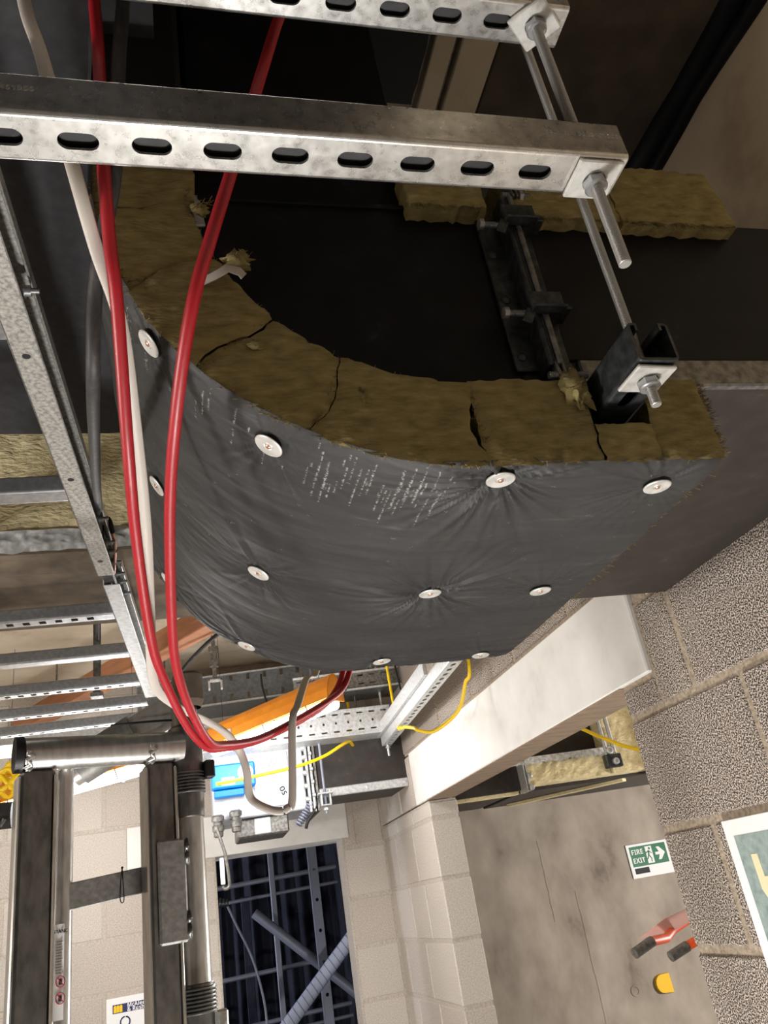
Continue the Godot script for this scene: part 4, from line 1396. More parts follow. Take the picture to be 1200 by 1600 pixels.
func build_background() -> void:
	# trays
	tray_side("cable_tray", "lower bright galvanised cable tray just behind the right batten light", V(-0.15, 2.405, -3.17), V(0.80, 2.405, -3.17), 0.10, 0.20, M.zinc_bright, [1, 2, 1])
	tray_side("cable_tray", "upper cable tray half hidden behind the black duct bend above the slotted bracket", V(0.42, 2.575, -3.15), V(0.86, 2.585, -3.15), 0.07, 0.20, M.zinc_dull, [1, 1])
	tray_side("cable_tray", "dark grey perforated tray close under the beige ceiling behind the scaffold leg", V(-0.20, 2.665, -3.55), V(0.75, 2.70, -3.55), 0.125, 0.25, M.grey_steel, [3, 0, 3], 0.075)
	# slotted cantilever bracket
	var t := thing("slotted_bracket", "long slotted galvanised bracket pointing away under the trays with a bolt at its tip", "bracket", V(0.76, 2.36, -2.6))
	var st := beg()
	var A := V(0.737, 2.362, -2.08); var B := V(0.792, 2.362, -3.27)
	var f := xf(A, B - A)
	var L := (B - A).length()
	st = channel_mesh(L, steps(0.03, L - 0.02, 0.05), 0.041, 0.041)
	set_mesh("channel", st, M.zinc_bright, Transform3D(f.basis, A - t.position), t)
	st = beg()
	box_dir(st, f, V(0.25, 0.036, -0.034), V(L, 0.082, -0.022))
	put("channel_back", st, M.zinc_bright, t)
	st = beg()
	tube(st, [V(0.79, 2.318, -3.25), V(0.79, 2.94, -3.25)], 0.005, 10)
	put("drop_rod", st, M.zinc_bright, t)
	nut(t, V(0.79, 2.352, -3.25), 0.018, 0.01)
	# black ties hanging over the tray
	for q in [[V(0.62, 2.66, -3.12), "thin black tie over the upper tray under the bend silhouette"], [V(0.845, 2.64, -3.12), "thin black tie over the upper tray near the yellow cable"], [V(0.27, 2.58, -2.86), "dark looped lead over the orange batten casing"]]:
		var c: Vector3 = q[0]
		var tt := thing("hanging_tie", q[1], "cable tie", c)
		st = beg()
		tube(st, smooth([c + V(0, 0.02, -0.01), c + V(0.0, -0.03, 0.0), c + V(0.012, -0.10, 0.01), c + V(0.03, -0.16, 0.02)] if c.x < 0.4 else [c + V(0, 0.02, -0.02), c + V(-0.002, -0.02, 0.0), c + V(0.003, -0.09, 0.0)], 5), 0.004, 6)
		put("strap", st, M.black, tt)
	# white damper casing and the black duct beside it
	t = thing("damper_casing", "bright white metal damper casing over the doorway with bolted flange", "damper", V(0.25, 2.17, -3.45))
	st = beg()
	box(st, V(0.085, 2.165, -3.62), V(0.445, 2.405, -3.30), 0.004)
	put("casing", st, M.box_white, t)
	st = beg()
	box(st, V(0.245, 2.19, -3.303), V(0.385, 2.395, -3.294), 0.003)
	put("cover_panel", st, M.box_white, t)
	st = beg()
	box(st, V(0.258, 2.335, -3.297), V(0.370, 2.388, -3.290), 0.002)
	put("nameplate", st, M.paper, t)
	for k in 6:
		st = beg()
		box(st, V(0.300, 2.379 - k * 0.007, -3.2905), V(0.345, 2.381 - k * 0.007, -3.2895), 0.0003)
		put("print_line", st, M.ink_dark, t)
	st = beg()
	box(st, V(0.17, 2.095, -3.56), V(0.37, 2.165, -3.33), 0.006)
	put("lower_housing", st, M.zinc_dull, t)
	st = beg()
	box(st, V(0.235, 2.10, -3.335), V(0.30, 2.16, -3.322), 0.003)
	put("cover_plate", st, M.zinc_bright, t)
	words("handwriting", "OS", 0.028, M.ink, Transform3D(Basis(Vector3.FORWARD, 1.2), V(0.355, 2.245, -3.2925) - t.position), t)
	for x in [0.452, 0.468, 0.484]:
		st = beg()
		box(st, V(x, 2.150, -3.62), V(x + 0.010, 2.425, -3.285), 0.002)
		put("flange_leaf", st, M.zinc_bright if x < 0.48 else M.zinc_dull, t)
	for y in [2.20, 2.25, 2.30, 2.36, 2.395]:
		nut(t, V(0.447, y, -3.288), 0.018, 0.016, 0.2, Vector3.RIGHT, M.zinc_bright)
		nut(t, V(0.474, y + 0.012, -3.283), 0.014, 0.012, 0.2, Vector3.RIGHT, M.zinc_bright)
	# actuator
	t = thing("blue_actuator", "bright blue damper actuator box with a white dial beside the scaffold leg", "actuator", V(0.165, 2.28, -3.28))
	st = beg()
	box(st, V(0.082, 2.275, -3.315), V(0.250, 2.365, -3.25), 0.006)
	put("housing", st, M.blue, t)
	st = beg()
	box(st, V(0.090, 2.245, -3.30), V(0.205, 2.272, -3.262), 0.004)
	put("base_strip", st, M.blue, t)
	st = beg()
	box(st, V(0.120, 2.285, -3.252), V(0.170, 2.315, -3.2475), 0.001)
	put("label", st, M.paper, t)
	st = beg()
	lathe(st, xf(V(0.212, 2.325, -3.25), Vector3.RIGHT, Vector3.BACK), [Vector2(0.030, 0), Vector2(0.030, 0.006), Vector2(0.020, 0.006), Vector2(0.020, 0.002), Vector2(0.012, 0.002), Vector2(0.012, 0.010), Vector2(0, 0.010)], 24)
	put("dial", st, M.box_white, t)
	t = thing("black_duct_run", "dark square duct above the doorway with a pale flange along its lower edge", "duct", V(0.67, 2.2, -3.45))
	st = beg()
	box(st, V(0.496, 2.203, -3.62), V(0.868, 2.430, -3.295), 0.003)
	put("duct_body", st, M.board_black, t)
	st = beg()
	box(st, V(0.496, 2.198, -3.30), V(0.862, 2.232, -3.288), 0.003)
	put("edge_flange", st, M.zinc_bright, t)
	for x in [0.69, 0.848]:
		st = beg()
		lathe(st, xf(V(x, 2.215, -3.288), Vector3.RIGHT, Vector3.BACK), [Vector2(0.008, 0), Vector2(0.007, 0.003), Vector2(0, 0.005)], 12)
		put("flange_screw", st, M.zinc_bright, t)
	# drop rod with bracket
	t = thing("duct_hanger", "bluish hanger rod with a clamp bracket in front of the dark square duct", "hanger", V(0.513, 2.2, -3.265))
	st = beg()
	tube(st, [V(0.513, 2.135, -3.265), V(0.513, 2.94, -3.265)], 0.0055, 10)
	put("rod", st, M.steel_blue, t)
	st = beg()
	box(st, V(0.494, 2.166, -3.285), V(0.500, 2.222, -3.245), 0.002)
	box(st, V(0.528, 2.166, -3.285), V(0.534, 2.222, -3.245), 0.002)
	box(st, V(0.494, 2.162, -3.285), V(0.534, 2.168, -3.245), 0.002)
	box(st, V(0.484, 2.205, -3.285), V(0.544, 2.212, -3.240), 0.002)
	put("clamp_bracket", st, M.zinc_bright, t)
	nut(t, V(0.513, 2.152, -3.265), 0.018, 0.011, 0.1, Vector3.UP, M.zinc_bright)
	# flexible conduit under the casing
	t = thing("flexible_conduit", "ribbed grey blue flexible conduit under the white damper casing", "conduit", V(0.44, 2.13, -3.3))
	st = beg()
	for k in 9:
		var c := V(0.405, 2.115, -3.30).lerp(V(0.462, 2.185, -3.30), k / 8.0)
		var dd := (V(0.462, 2.185, -3.30) - V(0.405, 2.115, -3.30)).normalized()
		lathe(st, xf(c, Vector3.BACK, dd), [Vector2(0.010, -0.005), Vector2(0.016, -0.002), Vector2(0.016, 0.002), Vector2(0.010, 0.005)], 14)
	put("ribbed_tube", st, M.steel_blue, t)
	st = beg()
	tube(st, smooth([V(0.49, 2.20, -3.29), V(0.470, 2.155, -3.29), V(0.44, 2.12, -3.29), V(0.43, 2.095, -3.30)], 5), 0.006, 8)
	put("lead", st, M.black, t)
	# cable glands
	for q in [[V(0.098, 2.155, -3.27), "grey cable gland beside the scaffold leg under the blue actuator"], [V(0.165, 2.165, -3.27), "chrome cable gland under the white damper casing"]]:
		var gl := thing("cable_gland", q[1], "cable gland", q[0])
		var c: Vector3 = q[0]
		st = beg()
		lathe(st, Transform3D(Basis(Vector3.RIGHT, 0.15), c), [Vector2(0, -0.05), Vector2(0.014, -0.05), Vector2(0.018, -0.045), Vector2(0.018, -0.03), Vector2(0.022, -0.028), Vector2(0.022, -0.008), Vector2(0.017, -0.006), Vector2(0.017, 0.006), Vector2(0.024, 0.008), Vector2(0.024, 0.024), Vector2(0.016, 0.03), Vector2(0, 0.03)], 16)
		put("gland_body", st, M.zinc_dull, gl)
	# hook and white tag by the scaffold
	t = thing("steel_hook", "bent steel hook bar hanging against the lintel beside the scaffold leg", "hook", V(0.1, 2.0, -3.2))
	st = beg()
	tube(st, smooth([V(0.090, 2.13, -3.22), V(0.108, 2.07, -3.22), V(0.117, 2.03, -3.22), V(0.124, 1.95, -3.22), V(0.120, 1.928, -3.22), V(0.106, 1.925, -3.22), V(0.098, 1.935, -3.22)], 6), 0.006, 8)
	put("bar", st, M.zinc_dull, t)
	st = beg()
	box(st, V(0.094, 1.94, -3.23), V(0.110, 2.03, -3.224), 0.002)
	put("tag", st, M.paper, t)
	# sprinkler like gland hanging from the soffit
	t = thing("pendant_gland", "dark metal gland and clip hanging from the ceiling above the scaffold leg", "gland", V(0.11, 2.7, -3.0))
	st = beg()
	tube(st, smooth([V(0.135, 2.94, -2.9), V(0.120, 2.86, -2.95), V(0.113, 2.80, -3.0), V(0.112, 2.76, -3.0)], 5), 0.008, 8)
	lathe(st, Transform3D(Basis(), V(0.111, 2.70, -3.0)), [Vector2(0, -0.06), Vector2(0.008, -0.06), Vector2(0.008, -0.02), Vector2(0.017, -0.018), Vector2(0.017, 0.005), Vector2(0.013, 0.008), Vector2(0.013, 0.035), Vector2(0.018, 0.037), Vector2(0.018, 0.06), Vector2(0, 0.062)], 12)
	put("gland_body", st, M.zinc_dull, t)
	st = beg()
	box(st, V(0.085, 2.625, -3.012), V(0.137, 2.632, -2.988), 0.001)
	box(st, V(0.085, 2.595, -3.012), V(0.092, 2.632, -2.988), 0.001)
	box(st, V(0.130, 2.595, -3.012), V(0.137, 2.632, -2.988), 0.001)
	put("clip", st, M.zinc_bright, t)
	# what stands in the dark shaft
	t = thing("shaft_post", "grey perforated steel post upright inside the dark doorway", "post", V(0.64, 0, -4.8))
	st = beg()
	slotted(st, Transform3D(Basis(Vector3.UP, Vector3.RIGHT, Vector3.FORWARD), V(0.645, 0, -4.8)), 0.0, 2.3, 0.022, 0.004, steps(0.06, 2.25, 0.15), 0.018, 0.018)
	box(st, V(0.617, 0, -4.835), V(0.623, 2.3, -4.8), 0.001)
	put("post", st, M.steel_blue, t)
	t = thing("shaft_post", "slim grey upright in the middle of the dark doorway", "post", V(0.445, 0, -5.2))
	st = beg()
	box(st, V(0.43, 0, -5.22), V(0.462, 2.4, -5.19), 0.003)
	put("post", st, M.steel_blue, t)
	t = thing("shaft_post", "dull blue upright behind the scaffold leg side of the dark doorway", "post", V(0.285, 0, -5.4))
	st = beg()
	box(st, V(0.265, 0, -5.42), V(0.315, 1.95, -5.38), 0.003)
	box(st, V(0.13, 0, -5.42), V(0.15, 1.95, -5.38), 0.003)
	put("post", st, M.navy, t)
	t = thing("shaft_brace", "grey tube brace falling to the right across the dark doorway", "brace", V(0.5, 1.6, -5.0))
	st = beg()
	tube(st, [V(0.318, 1.85, -5.05), V(0.92, 1.29, -5.0)], 0.026, 14)
	put("tube", st, M.steel_blue, t)
	t = thing("shaft_brace", "pale spiral wound tube rising to the right across the dark doorway", "brace", V(0.5, 1.4, -4.6))
	st = beg()
	var sp := []
	var pa := V(0.20, 1.14, -4.62); var pb := V(0.86, 1.73, -4.62)
	tube(st, [pa, pb], 0.034, 18)
	put("tube", st, M.pale_pipe, t)
	st = beg()
	var ax := (pb - pa).normalized()
	var sx := ax.cross(Vector3.BACK).normalized()
	for k in 300:
		var g := k * 0.55
		sp.append(pa.lerp(pb, k / 299.0) + (sx * cos(g) + Vector3.BACK * sin(g)) * 0.0345)
	tube(st, sp, 0.0022, 5)
	put("spiral_seam", st, M.steel_blue, t)
	t = thing("shaft_rails", "horizontal grey rails tying the uprights in the dark shaft", "rail", V(0.4, 1.6, -5.25))
	for q in [[2.02, 0.014], [1.935, 0.010], [1.545, 0.013], [1.30, 0.012], [1.24, 0.010]]:
		st = beg()
		tube(st, [V(0.10, q[0] - 0.01, -5.26), V(0.84, q[0] + 0.01, -5.26)], q[1], 8)
		put("rail", st, M.steel_blue, t)
	t = thing("debris_netting", "dark blue debris netting hanging in folds at the back of the shaft", "netting", V(0.4, 0.8, -5.6))
	st = beg()
	var cols := 120
	for k in cols:
		var x0 := lerpf(-0.2, 0.86, float(k) / cols); var x1 := lerpf(-0.2, 0.86, float(k + 1) / cols)
		var z0 := -5.6 + 0.03 * sin(x0 * 60.0) + 0.02 * sin(x0 * 23.0); var z1 := -5.6 + 0.03 * sin(x1 * 60.0) + 0.02 * sin(x1 * 23.0)
		quad(st, V(x0, 0.3, z0), V(x1, 0.3, z1), V(x1, 2.35, z1), V(x0, 2.35, z0), V(-(z1 - z0) / (x1 - x0), 0, 1).normalized())
	put("sheet", st, M.navy, t)
	t = thing("shaft_cable", "thin grey cable curving down inside the doorway from the hook", "cable", V(0.25, 1.5, -4.5))
	st = beg()
	tube(st, smooth([V(0.155, 1.90, -4.5), V(0.20, 1.79, -4.5), V(0.255, 1.66, -4.5), V(0.29, 1.52, -4.5), V(0.305, 1.38, -4.5), V(0.30, 1.1, -4.5)], 6), 0.006, 8)
	put("sheath", st, M.steel_blue, t)
	t = thing("tube_coupler", "ribbed dark grey coupler behind the scaffold leg at the door head", "coupler", V(0.12, 1.9, -4.5))
	st = beg()
	for k in 5:
		lathe(st, xf(V(0.085 + 0.016 * k, 1.918 - 0.002 * k, -4.5), Vector3.UP, Vector3.RIGHT), [Vector2(0.026 - 0.003 * k, 0), Vector2(0.030 - 0.003 * k, 0.004), Vector2(0.030 - 0.003 * k, 0.009), Vector2(0.024 - 0.003 * k, 0.013)], 14)
	put("rings", st, M.dark_steel, t)

# ------------------------------------------------------------------ the room beyond the beam
func build_beyond() -> void:
	var t := thing("beyond_duct", "black duct with yellow wool and torn white foil seen under the white beam", "duct", V(1.6, 2.16, -3.8))
	var st := beg()
	box(st, V(1.15, 2.155, -4.3), V(1.495, 2.43, -3.66), 0.004)
	put("black_section", st, M.board_black, t)
	st = beg()
	box(st, V(1.51, 2.150, -4.3), V(3.6, 2.60, -3.70), 0.004)
	put("duct_body", st, M.board_black, t)
	st = beg()
	bar(st, V(1.17, 2.148, -3.70), V(1.48, 2.148, -3.70), 0.05, 0.014)
	bar(st, V(1.62, 2.142, -4.2), V(2.05, 2.142, -3.72), 0.05, 0.014)
	put("pale_runner", st, M.wool_pale, t)
	var rect := func(x0: float, y0: float, x1: float, y1: float) -> Callable:
		return func(u: float, v: float) -> Vector2:
			return Vector2(lerpf(x0, x1, u), lerpf(y0, y1 + 0.004 * sin(u * 20.0), v))
	batt(t, rect.call(1.515, 2.165, 1.93, 2.262), 30, 10, -3.60, -3.70, M.wool_pale, 0.006)
	batt(t, rect.call(1.935, 2.165, 2.16, 2.50), 14, 14, -3.585, -3.70, M.wool_pale, 0.006)
	st = beg()
	for k in 60:
		var x0 := lerpf(1.42, 1.93, k / 60.0); var x1 := lerpf(1.42, 1.93, (k + 1) / 60.0)
		var e0 := 2.255 + 0.012 * nz.get_noise_1d(x0 * 40.0); var e1 := 2.255 + 0.012 * nz.get_noise_1d(x1 * 40.0)
		quad(st, V(x0, e0, -3.585), V(x1, e1, -3.585), V(x1, 2.288, -3.592), V(x0, 2.288, -3.592), Vector3.BACK)
		quad(st, V(x0, 2.288, -3.592), V(x1, 2.288, -3.592), V(x1, 2.288, -3.69), V(x0, 2.288, -3.69), Vector3.UP)
	put("torn_foil", st, M.foil, t)
	st = beg()
	for x in [1.488, 1.500]:
		box(st, V(x, 2.14, -3.68), V(x + 0.006, 2.30, -3.585), 0.001)
	put("flange_leaf", st, M.zinc_bright, t)
	for y in [2.155, 2.205, 2.28]:
		nut(t, V(1.508, y, -3.582), 0.024, 0.02, 0.2, Vector3.RIGHT, M.zinc_bright)
	st = beg()
	box(st, V(2.165, 2.14, -3.69), V(2.22, 2.62, -3.56), 0.003)
	put("edge_angle", st, M.zinc_bright, t)
	for y in [2.36, 2.50, 2.15]:
		st = beg()
		lathe(st, xf(V(2.19, y, -3.56), Vector3.RIGHT, Vector3.BACK), [Vector2(0.016, 0), Vector2(0.016, 0.008), Vector2(0, 0.014)], 12)
		put("angle_bolt", st, M.zinc_bright, t)
	t = thing("beyond_hanger", "chrome twin hanger rod with clamp in front of the torn foil", "hanger", V(1.9, 2.2, -3.55))
	st = beg()
	tube(st, [V(1.905, 2.20, -3.55), V(1.895, 2.94, -3.55)], 0.010, 10)
	tube(st, [V(1.945, 2.25, -3.55), V(1.935, 2.94, -3.55)], 0.010, 10)
	put("rod", st, M.zinc_bright, t)
	st = beg()
	box(st, V(1.885, 2.185, -3.57), V(1.965, 2.245, -3.53), 0.004)
	put("clamp", st, M.dark_steel, t)
	nut(t, V(1.91, 2.262, -3.53), 0.03, 0.02, 0.2, Vector3.BACK, M.zinc_bright)
	nut(t, V(1.925, 2.21, -3.522), 0.026, 0.02, 0.2, Vector3.BACK, M.zinc_bright)
	t = thing("upper_duct", "dark duct high in the room beyond the beam above the foil edge", "duct", V(2.0, 2.5, -4.6))
	st = beg()
	box(st, V(1.1, 2.46, -5.4), V(3.9, 2.80, -4.45), 0.004)
	put("duct_body", st, M.board_black, t)
	# barrow like orange handle
	t = thing("orange_handles", "orange metal handle frame with two grey grips poking out past the block wall", "handles", V(1.4, 1.55, -2.5))
	st = beg()
	tube(st, [V(1.320, 1.566, -2.5), V(1.40, 1.562, -2.55), V(1.47, 1.575, -2.62), V(1.85, 1.66, -2.75)], 0.013, 14)
	tube(st, [V(1.395, 1.538, -2.45), V(1.465, 1.556, -2.45), V(1.85, 1.655, -2.45)], 0.013, 14)
	tube(st, [V(1.85, 1.66, -2.75), V(1.85, 1.655, -2.45)], 0.013, 14)
	put("handle_tube", st, M.orange_red, t)
	st = beg()
	tube(st, [V(1.252, 1.545, -2.49), V(1.325, 1.567, -2.5)], 0.015, 14)
	tube(st, [V(1.342, 1.523, -2.45), V(1.405, 1.541, -2.45)], 0.015, 14)
	put("grip", st, M.zinc_dull, t)
	st = beg()
	ex(st, PackedVector2Array([Vector2(1.33, 1.57), Vector2(1.44, 1.612), Vector2(1.60, 1.64), Vector2(1.58, 1.60), Vector2(1.46, 1.575)]), Transform3D(Basis(), V(0, 0, -2.60)), 0.004)
	put("mesh_panel", st, M.pink, t)
	st = beg()
	for q in [V(1.85, 1.66, -2.75), V(1.85, 1.655, -2.45)]:
		tube(st, [q, V(q.x + 0.1, 0.0, q.z)], 0.013, 10)
	put("leg_tube", st, M.orange_red, t)
	# yellow cap and spot on the concrete
	t = thing("yellow_wall_cap", "square yellow plastic cap low on the brown concrete wall", "cap", V(2.9, 1.04, -5.49))
	st = beg()
	var cp := PackedVector2Array()
	for k in 9:
		var g := PI * 0.5 + PI * k / 8.0
		cp.append(Vector2(-0.012 + cos(g) * 0.045, sin(g) * 0.052))
	cp.append(Vector2(0.052, -0.056)); cp.append(Vector2(0.048, 0.052))
	ex(st, cp, Transform3D(Basis(), V(2.905, 1.045, -5.5)), 0.03)
	put("cap", st, M.yellow_cap, t)
	t = thing("wall_boss", "round grey tie hole plug in the brown concrete wall", "plug", V(2.71, 1.03, -5.5))
	st = beg()
	lathe(st, xf(V(2.705, 1.035, -5.5), Vector3.RIGHT, Vector3.BACK), [Vector2(0.034, 0), Vector2(0.032, 0.006), Vector2(0.022, 0.006), Vector2(0.020, 0.001), Vector2(0, 0.001)], 20)
	put("plug", st, M.concrete, t)

# ------------------------------------------------------------------ signs
func build_signs() -> void:
	# exit sign on the far concrete wall
	var t := thing("exit_sign", "green and white fire exit sign on the brown concrete wall", "sign", V(3.045, 1.77, -5.49))
	var st := beg()
	box(st, V(2.895, 1.665, -5.497), V(3.215, 1.878, -5.488), 0.001)
	put("sign_sheet", st, M.paper, t)
	st = beg()
	box(st, V(2.915, 1.735, -5.4885), V(3.195, 1.862, -5.4872), 0.0003)
	put("green_field", st, M.green, t)
	words("lettering", "FIRE", 0.044, M.paper, Transform3D(Basis(), V(2.970, 1.826, -5.4868) - t.position), t)
	words("lettering", "EXIT", 0.044, M.paper, Transform3D(Basis(), V(2.970, 1.772, -5.4868) - t.position), t)
	st = beg()
	ex(st, PackedVector2Array([Vector2(3.035, 1.745), Vector2(3.085, 1.745), Vector2(3.085, 1.853), Vector2(3.035, 1.853)]), Transform3D(Basis(), V(0, 0, -5.4872)), 0.0006)
	put("door_symbol", st, M.paper, t)
	st = beg()
	# running figure
	lathe(st, xf(V(3.066, 1.838, -5.4866), Vector3.RIGHT, Vector3.BACK), [Vector2(0, 0.0006), Vector2(0.008, 0.0006), Vector2(0.008, 0)], 12)
	for q in [[3.058, 1.826, 3.052, 1.795, 0.012], [3.052, 1.797, 3.068, 1.775, 0.008], [3.068, 1.775, 3.064, 1.752, 0.007], [3.050, 1.795, 3.040, 1.775, 0.008], [3.040, 1.775, 3.022, 1.772, 0.007], [3.058, 1.822, 3.078, 1.806, 0.006], [3.056, 1.822, 3.034, 1.812, 0.006]]:
		bar(st, V(q[0], q[1], -5.4864), V(q[2], q[3], -5.4864), 0.0008, q[4], Vector3.UP, 0.0003)
	put("running_figure", st, M.green, t)
	st = beg()
	ex(st, PackedVector2Array([Vector2(3.105, 1.790), Vector2(3.135, 1.790), Vector2(3.120, 1.758), Vector2(3.142, 1.758), Vector2(3.180, 1.799), Vector2(3.142, 1.840), Vector2(3.120, 1.840), Vector2(3.135, 1.808), Vector2(3.105, 1.808)]), Transform3D(Basis(), V(0, 0, -5.4872)), 0.0006)
	put("arrow", st, M.paper, t)
	st = beg()
	box(st, V(2.920, 1.690, -5.4885), V(3.03, 1.725, -5.4872), 0.0003)
	put("dark_strip", st, M.ink_dark, t)
	# poster on the near wall
	t = thing("wall_poster", "white edged paper poster with a pale yellow shape on grey green, on near blocks", "poster", V(0.861, 1.73, -1.2))
	st = beg()
	box(st, V(0.8585, 1.40, -1.279), V(0.8615, 1.830, -0.96), 0.0006)
	put("sheet", st, M.paper, t)
	st = beg()
	box(st, V(0.8578, 1.44, -1.256), V(0.8586, 1.805, -0.98), 0.0003)
	put("grey_green_panel", st, M.sea, t)
	st = beg()
	# bent arrow shape; local x runs towards the camera along the wall
	ex(st, PackedVector2Array([Vector2(-1.226, 1.775), Vector2(-1.210, 1.775), Vector2(-1.209, 1.742), Vector2(-1.13, 1.744), Vector2(-1.13, 1.775), Vector2(-1.06, 1.70), Vector2(-1.13, 1.60), Vector2(-1.13, 1.650), Vector2(-1.190, 1.668), Vector2(-1.226, 1.724)]), Transform3D(Basis(V(0, 0, 1), V(0, 1, 0), V(-1, 0, 0)), V(0.8578, 0, 0)), 0.0006)
	put("yellow_shape", st, M.cream, t)
	# notice on the far wall, behind the scaffold
	t = thing("wall_notice", "white notice sheet with a yellow and navy letterhead behind the scaffold posts", "notice", V(-0.26, 1.5, -3.89))
	st = beg()
	box(st, V(-0.362, 1.30, -3.897), V(-0.06, 1.618, -3.892), 0.0008)
	put("sheet", st, M.paper, t)
	st = beg()
	box(st, V(-0.338, 1.563, -3.892), V(-0.10, 1.594, -3.8908), 0.0003)
	put("letterhead", st, M.logo_blue, t)
	st = beg()
	for k in 3:
		ex(st, PackedVector2Array([Vector2(-0.334 + k * 0.0115, 1.566), Vector2(-0.3235 + k * 0.0115, 1.566), Vector2(-0.3235 + k * 0.0115, 1.588), Vector2(-0.329 + k * 0.0115, 1.592), Vector2(-0.334 + k * 0.0115, 1.588)]), Transform3D(Basis(), V(0, 0, -3.8908)), 0.0006)
	put("logo", st, M.logo_yellow, t)
	words("lettering", "McAleer", 0.020, M.paper, Transform3D(Basis(), V(-0.243, 1.586, -3.8904) - t.position), t, 0.0006)
	words("lettering", "& Rushe", 0.020, M.paper, Transform3D(Basis(), V(-0.243, 1.571, -3.8904) - t.position), t, 0.0006)
	st = beg()
	for k in 25:
		pass
	var rp := []
	for k in 25:
		rp.append(V(-0.29 + cos(TAU * k / 24.0) * 0.018, 1.53 + sin(TAU * k / 24.0) * 0.018, -3.891))
	tube(st, rp, 0.003, 5, 0.0006, Vector3.BACK.cross(Vector3.UP))
	put("round_symbol", st, M.logo_blue, t)

# ------------------------------------------------------------------ cables
func cable(called: String, label: String, pts: Array, r: float, m: Material, group := "", ry := -1.0, hint := Vector3.ZERO) -> void:
	var st := beg()
	tube(st, smooth(pts, 8), r, 12, ry, hint)
	var o := put(called, st, m)
	tag(o, label, "cable", group)

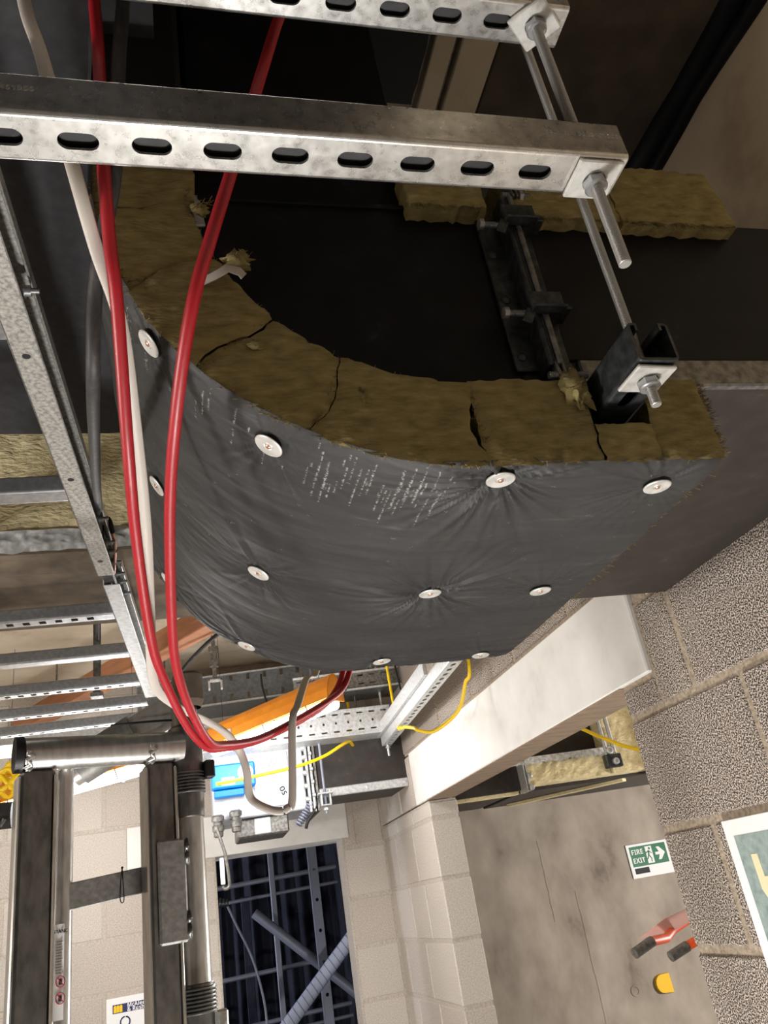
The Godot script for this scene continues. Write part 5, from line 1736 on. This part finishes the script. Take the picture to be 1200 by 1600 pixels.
func build_cables() -> void:
	cable("red_cable", "red cable nearer the scaffold side, starting left of the black cable at the top edge", [V(-0.054,2.94,-0.47), V(-0.052,2.610,-0.470), V(-0.048,2.507,-0.470), V(-0.044,2.361,-0.475), V(-0.042,2.303,-0.500), V(-0.039,2.263,-0.530), V(-0.039,2.190,-0.630), V(-0.039,2.148,-0.740), V(-0.033,2.092,-0.870), V(-0.023,2.068,-0.940), V(-0.001,2.034,-1.030), V(0.023,2.015,-1.090), V(0.048,2.020,-1.140), V(0.097,2.036,-1.200), V(0.152,2.062,-1.250), V(0.211,2.093,-1.290), V(0.244,2.124,-1.310), V(0.263,2.158,-1.320), V(0.281,2.214,-1.320), V(0.29,2.5,-1.33), V(0.29,2.94,-1.33)], 0.0054, M.red, "red fire alarm cables")
	cable("red_cable", "red cable hanging across the black facing of the bend, entering under the upper strut", [V(0.19,2.94,-0.47), V(0.137,2.650,-0.470), V(0.108,2.542,-0.470), V(0.057,2.362,-0.475), V(0.037,2.294,-0.480), V(0.019,2.238,-0.500), V(0.004,2.189,-0.570), V(-0.006,2.151,-0.680), V(-0.010,2.094,-0.840), V(-0.007,2.068,-0.920), V(0.006,2.042,-1.000), V(0.027,2.017,-1.070), V(0.049,2.020,-1.120), V(0.097,2.034,-1.180), V(0.151,2.061,-1.230), V(0.217,2.098,-1.280), V(0.254,2.125,-1.310), V(0.276,2.160,-1.330), V(0.294,2.216,-1.330), V(0.31,2.5,-1.34), V(0.31,2.94,-1.34)], 0.0054, M.red, "red fire alarm cables")
	cable("white_flat_cable", "off white flat cable beside the red cables ending in a square loop", [V(-0.15,2.94,-0.46), V(-0.113,2.580,-0.460), V(-0.091,2.468,-0.460), V(-0.066,2.349,-0.470), V(-0.053,2.305,-0.510), V(-0.038,2.268,-0.560), V(-0.033,2.223,-0.660), V(-0.031,2.176,-0.770), V(-0.034,2.126,-0.880), V(-0.036,2.079,-0.990), V(-0.013,2.065,-1.060), V(0.025,2.058,-1.130), V(0.053,2.046,-1.170), V(0.072,2.026,-1.200), V(0.081,1.997,-1.210), V(0.083,1.965,-1.220), V(0.095,1.950,-1.220), V(0.119,1.938,-1.220), V(0.136,1.940,-1.220), V(0.144,1.954,-1.220), V(0.155,2.060,-1.220), V(0.168,2.090,-1.230), V(0.187,2.132,-1.250), V(0.214,2.181,-1.270), V(0.22,2.5,-1.29), V(0.22,2.94,-1.29)], 0.0058, M.white_cable, "", 0.0030, V(1, 0.15, 0))
	cable("black_cable", "thick scuffed black cable hanging behind the left red cable down to the ladder coupler", [V(-0.02,2.94,-0.47), V(-0.025,2.616,-0.470), V(-0.031,2.484,-0.470), V(-0.036,2.366,-0.480), V(-0.046,2.324,-0.505), V(-0.057,2.290,-0.540), V(-0.065,2.240,-0.600), V(-0.083,2.292,-0.780), V(-0.102,2.358,-0.980), V(-0.125,2.450,-1.250), V(-0.146,2.530,-1.500), V(-0.172,2.595,-1.750), V(-0.208,2.604,-2.050), V(-0.235,2.586,-2.300)], 0.0062, M.rubber)
	cable("yellow_cable", "yellow cable draped from the tray above the white beam", [V(0.83,2.94,-2.2), V(0.82,2.415,-2.2), V(0.805,2.335,-2.23), V(0.78,2.265,-2.27), V(0.715,2.225,-2.32), V(0.672,2.235,-2.34), V(0.665,2.25,-2.37), V(0.70,2.30,-2.60), V(0.735,2.335,-2.78), V(0.765,2.42,-2.95), V(0.77,2.94,-3.0)], 0.0052, M.yellow, "yellow site power cables")
	cable("yellow_cable", "yellow cable crossing the white damper casing to the blue actuator", [V(0.095,2.275,-3.12), V(0.235,2.285,-3.12), V(0.40,2.302,-3.12), V(0.505,2.328,-3.13), V(0.585, 2.366, -3.15), V(0.63, 2.387, -3.22), V(0.68, 2.39, -3.38), V(0.70, 2.45, -3.50), V(0.70, 2.94, -3.5)], 0.0062, M.yellow, "yellow site power cables")
	cable("yellow_cable", "yellow cable slanting across the chrome hanger under the far end of the beam soffit", [V(1.20,2.42,-2.9), V(1.458,2.284,-2.9), V(1.552,2.231,-2.9), V(1.687,2.171,-2.9), V(1.95,2.12,-2.9), V(2.5,2.2,-2.9), V(2.6,2.94,-2.9)], 0.007, M.yellow, "yellow site power cables")
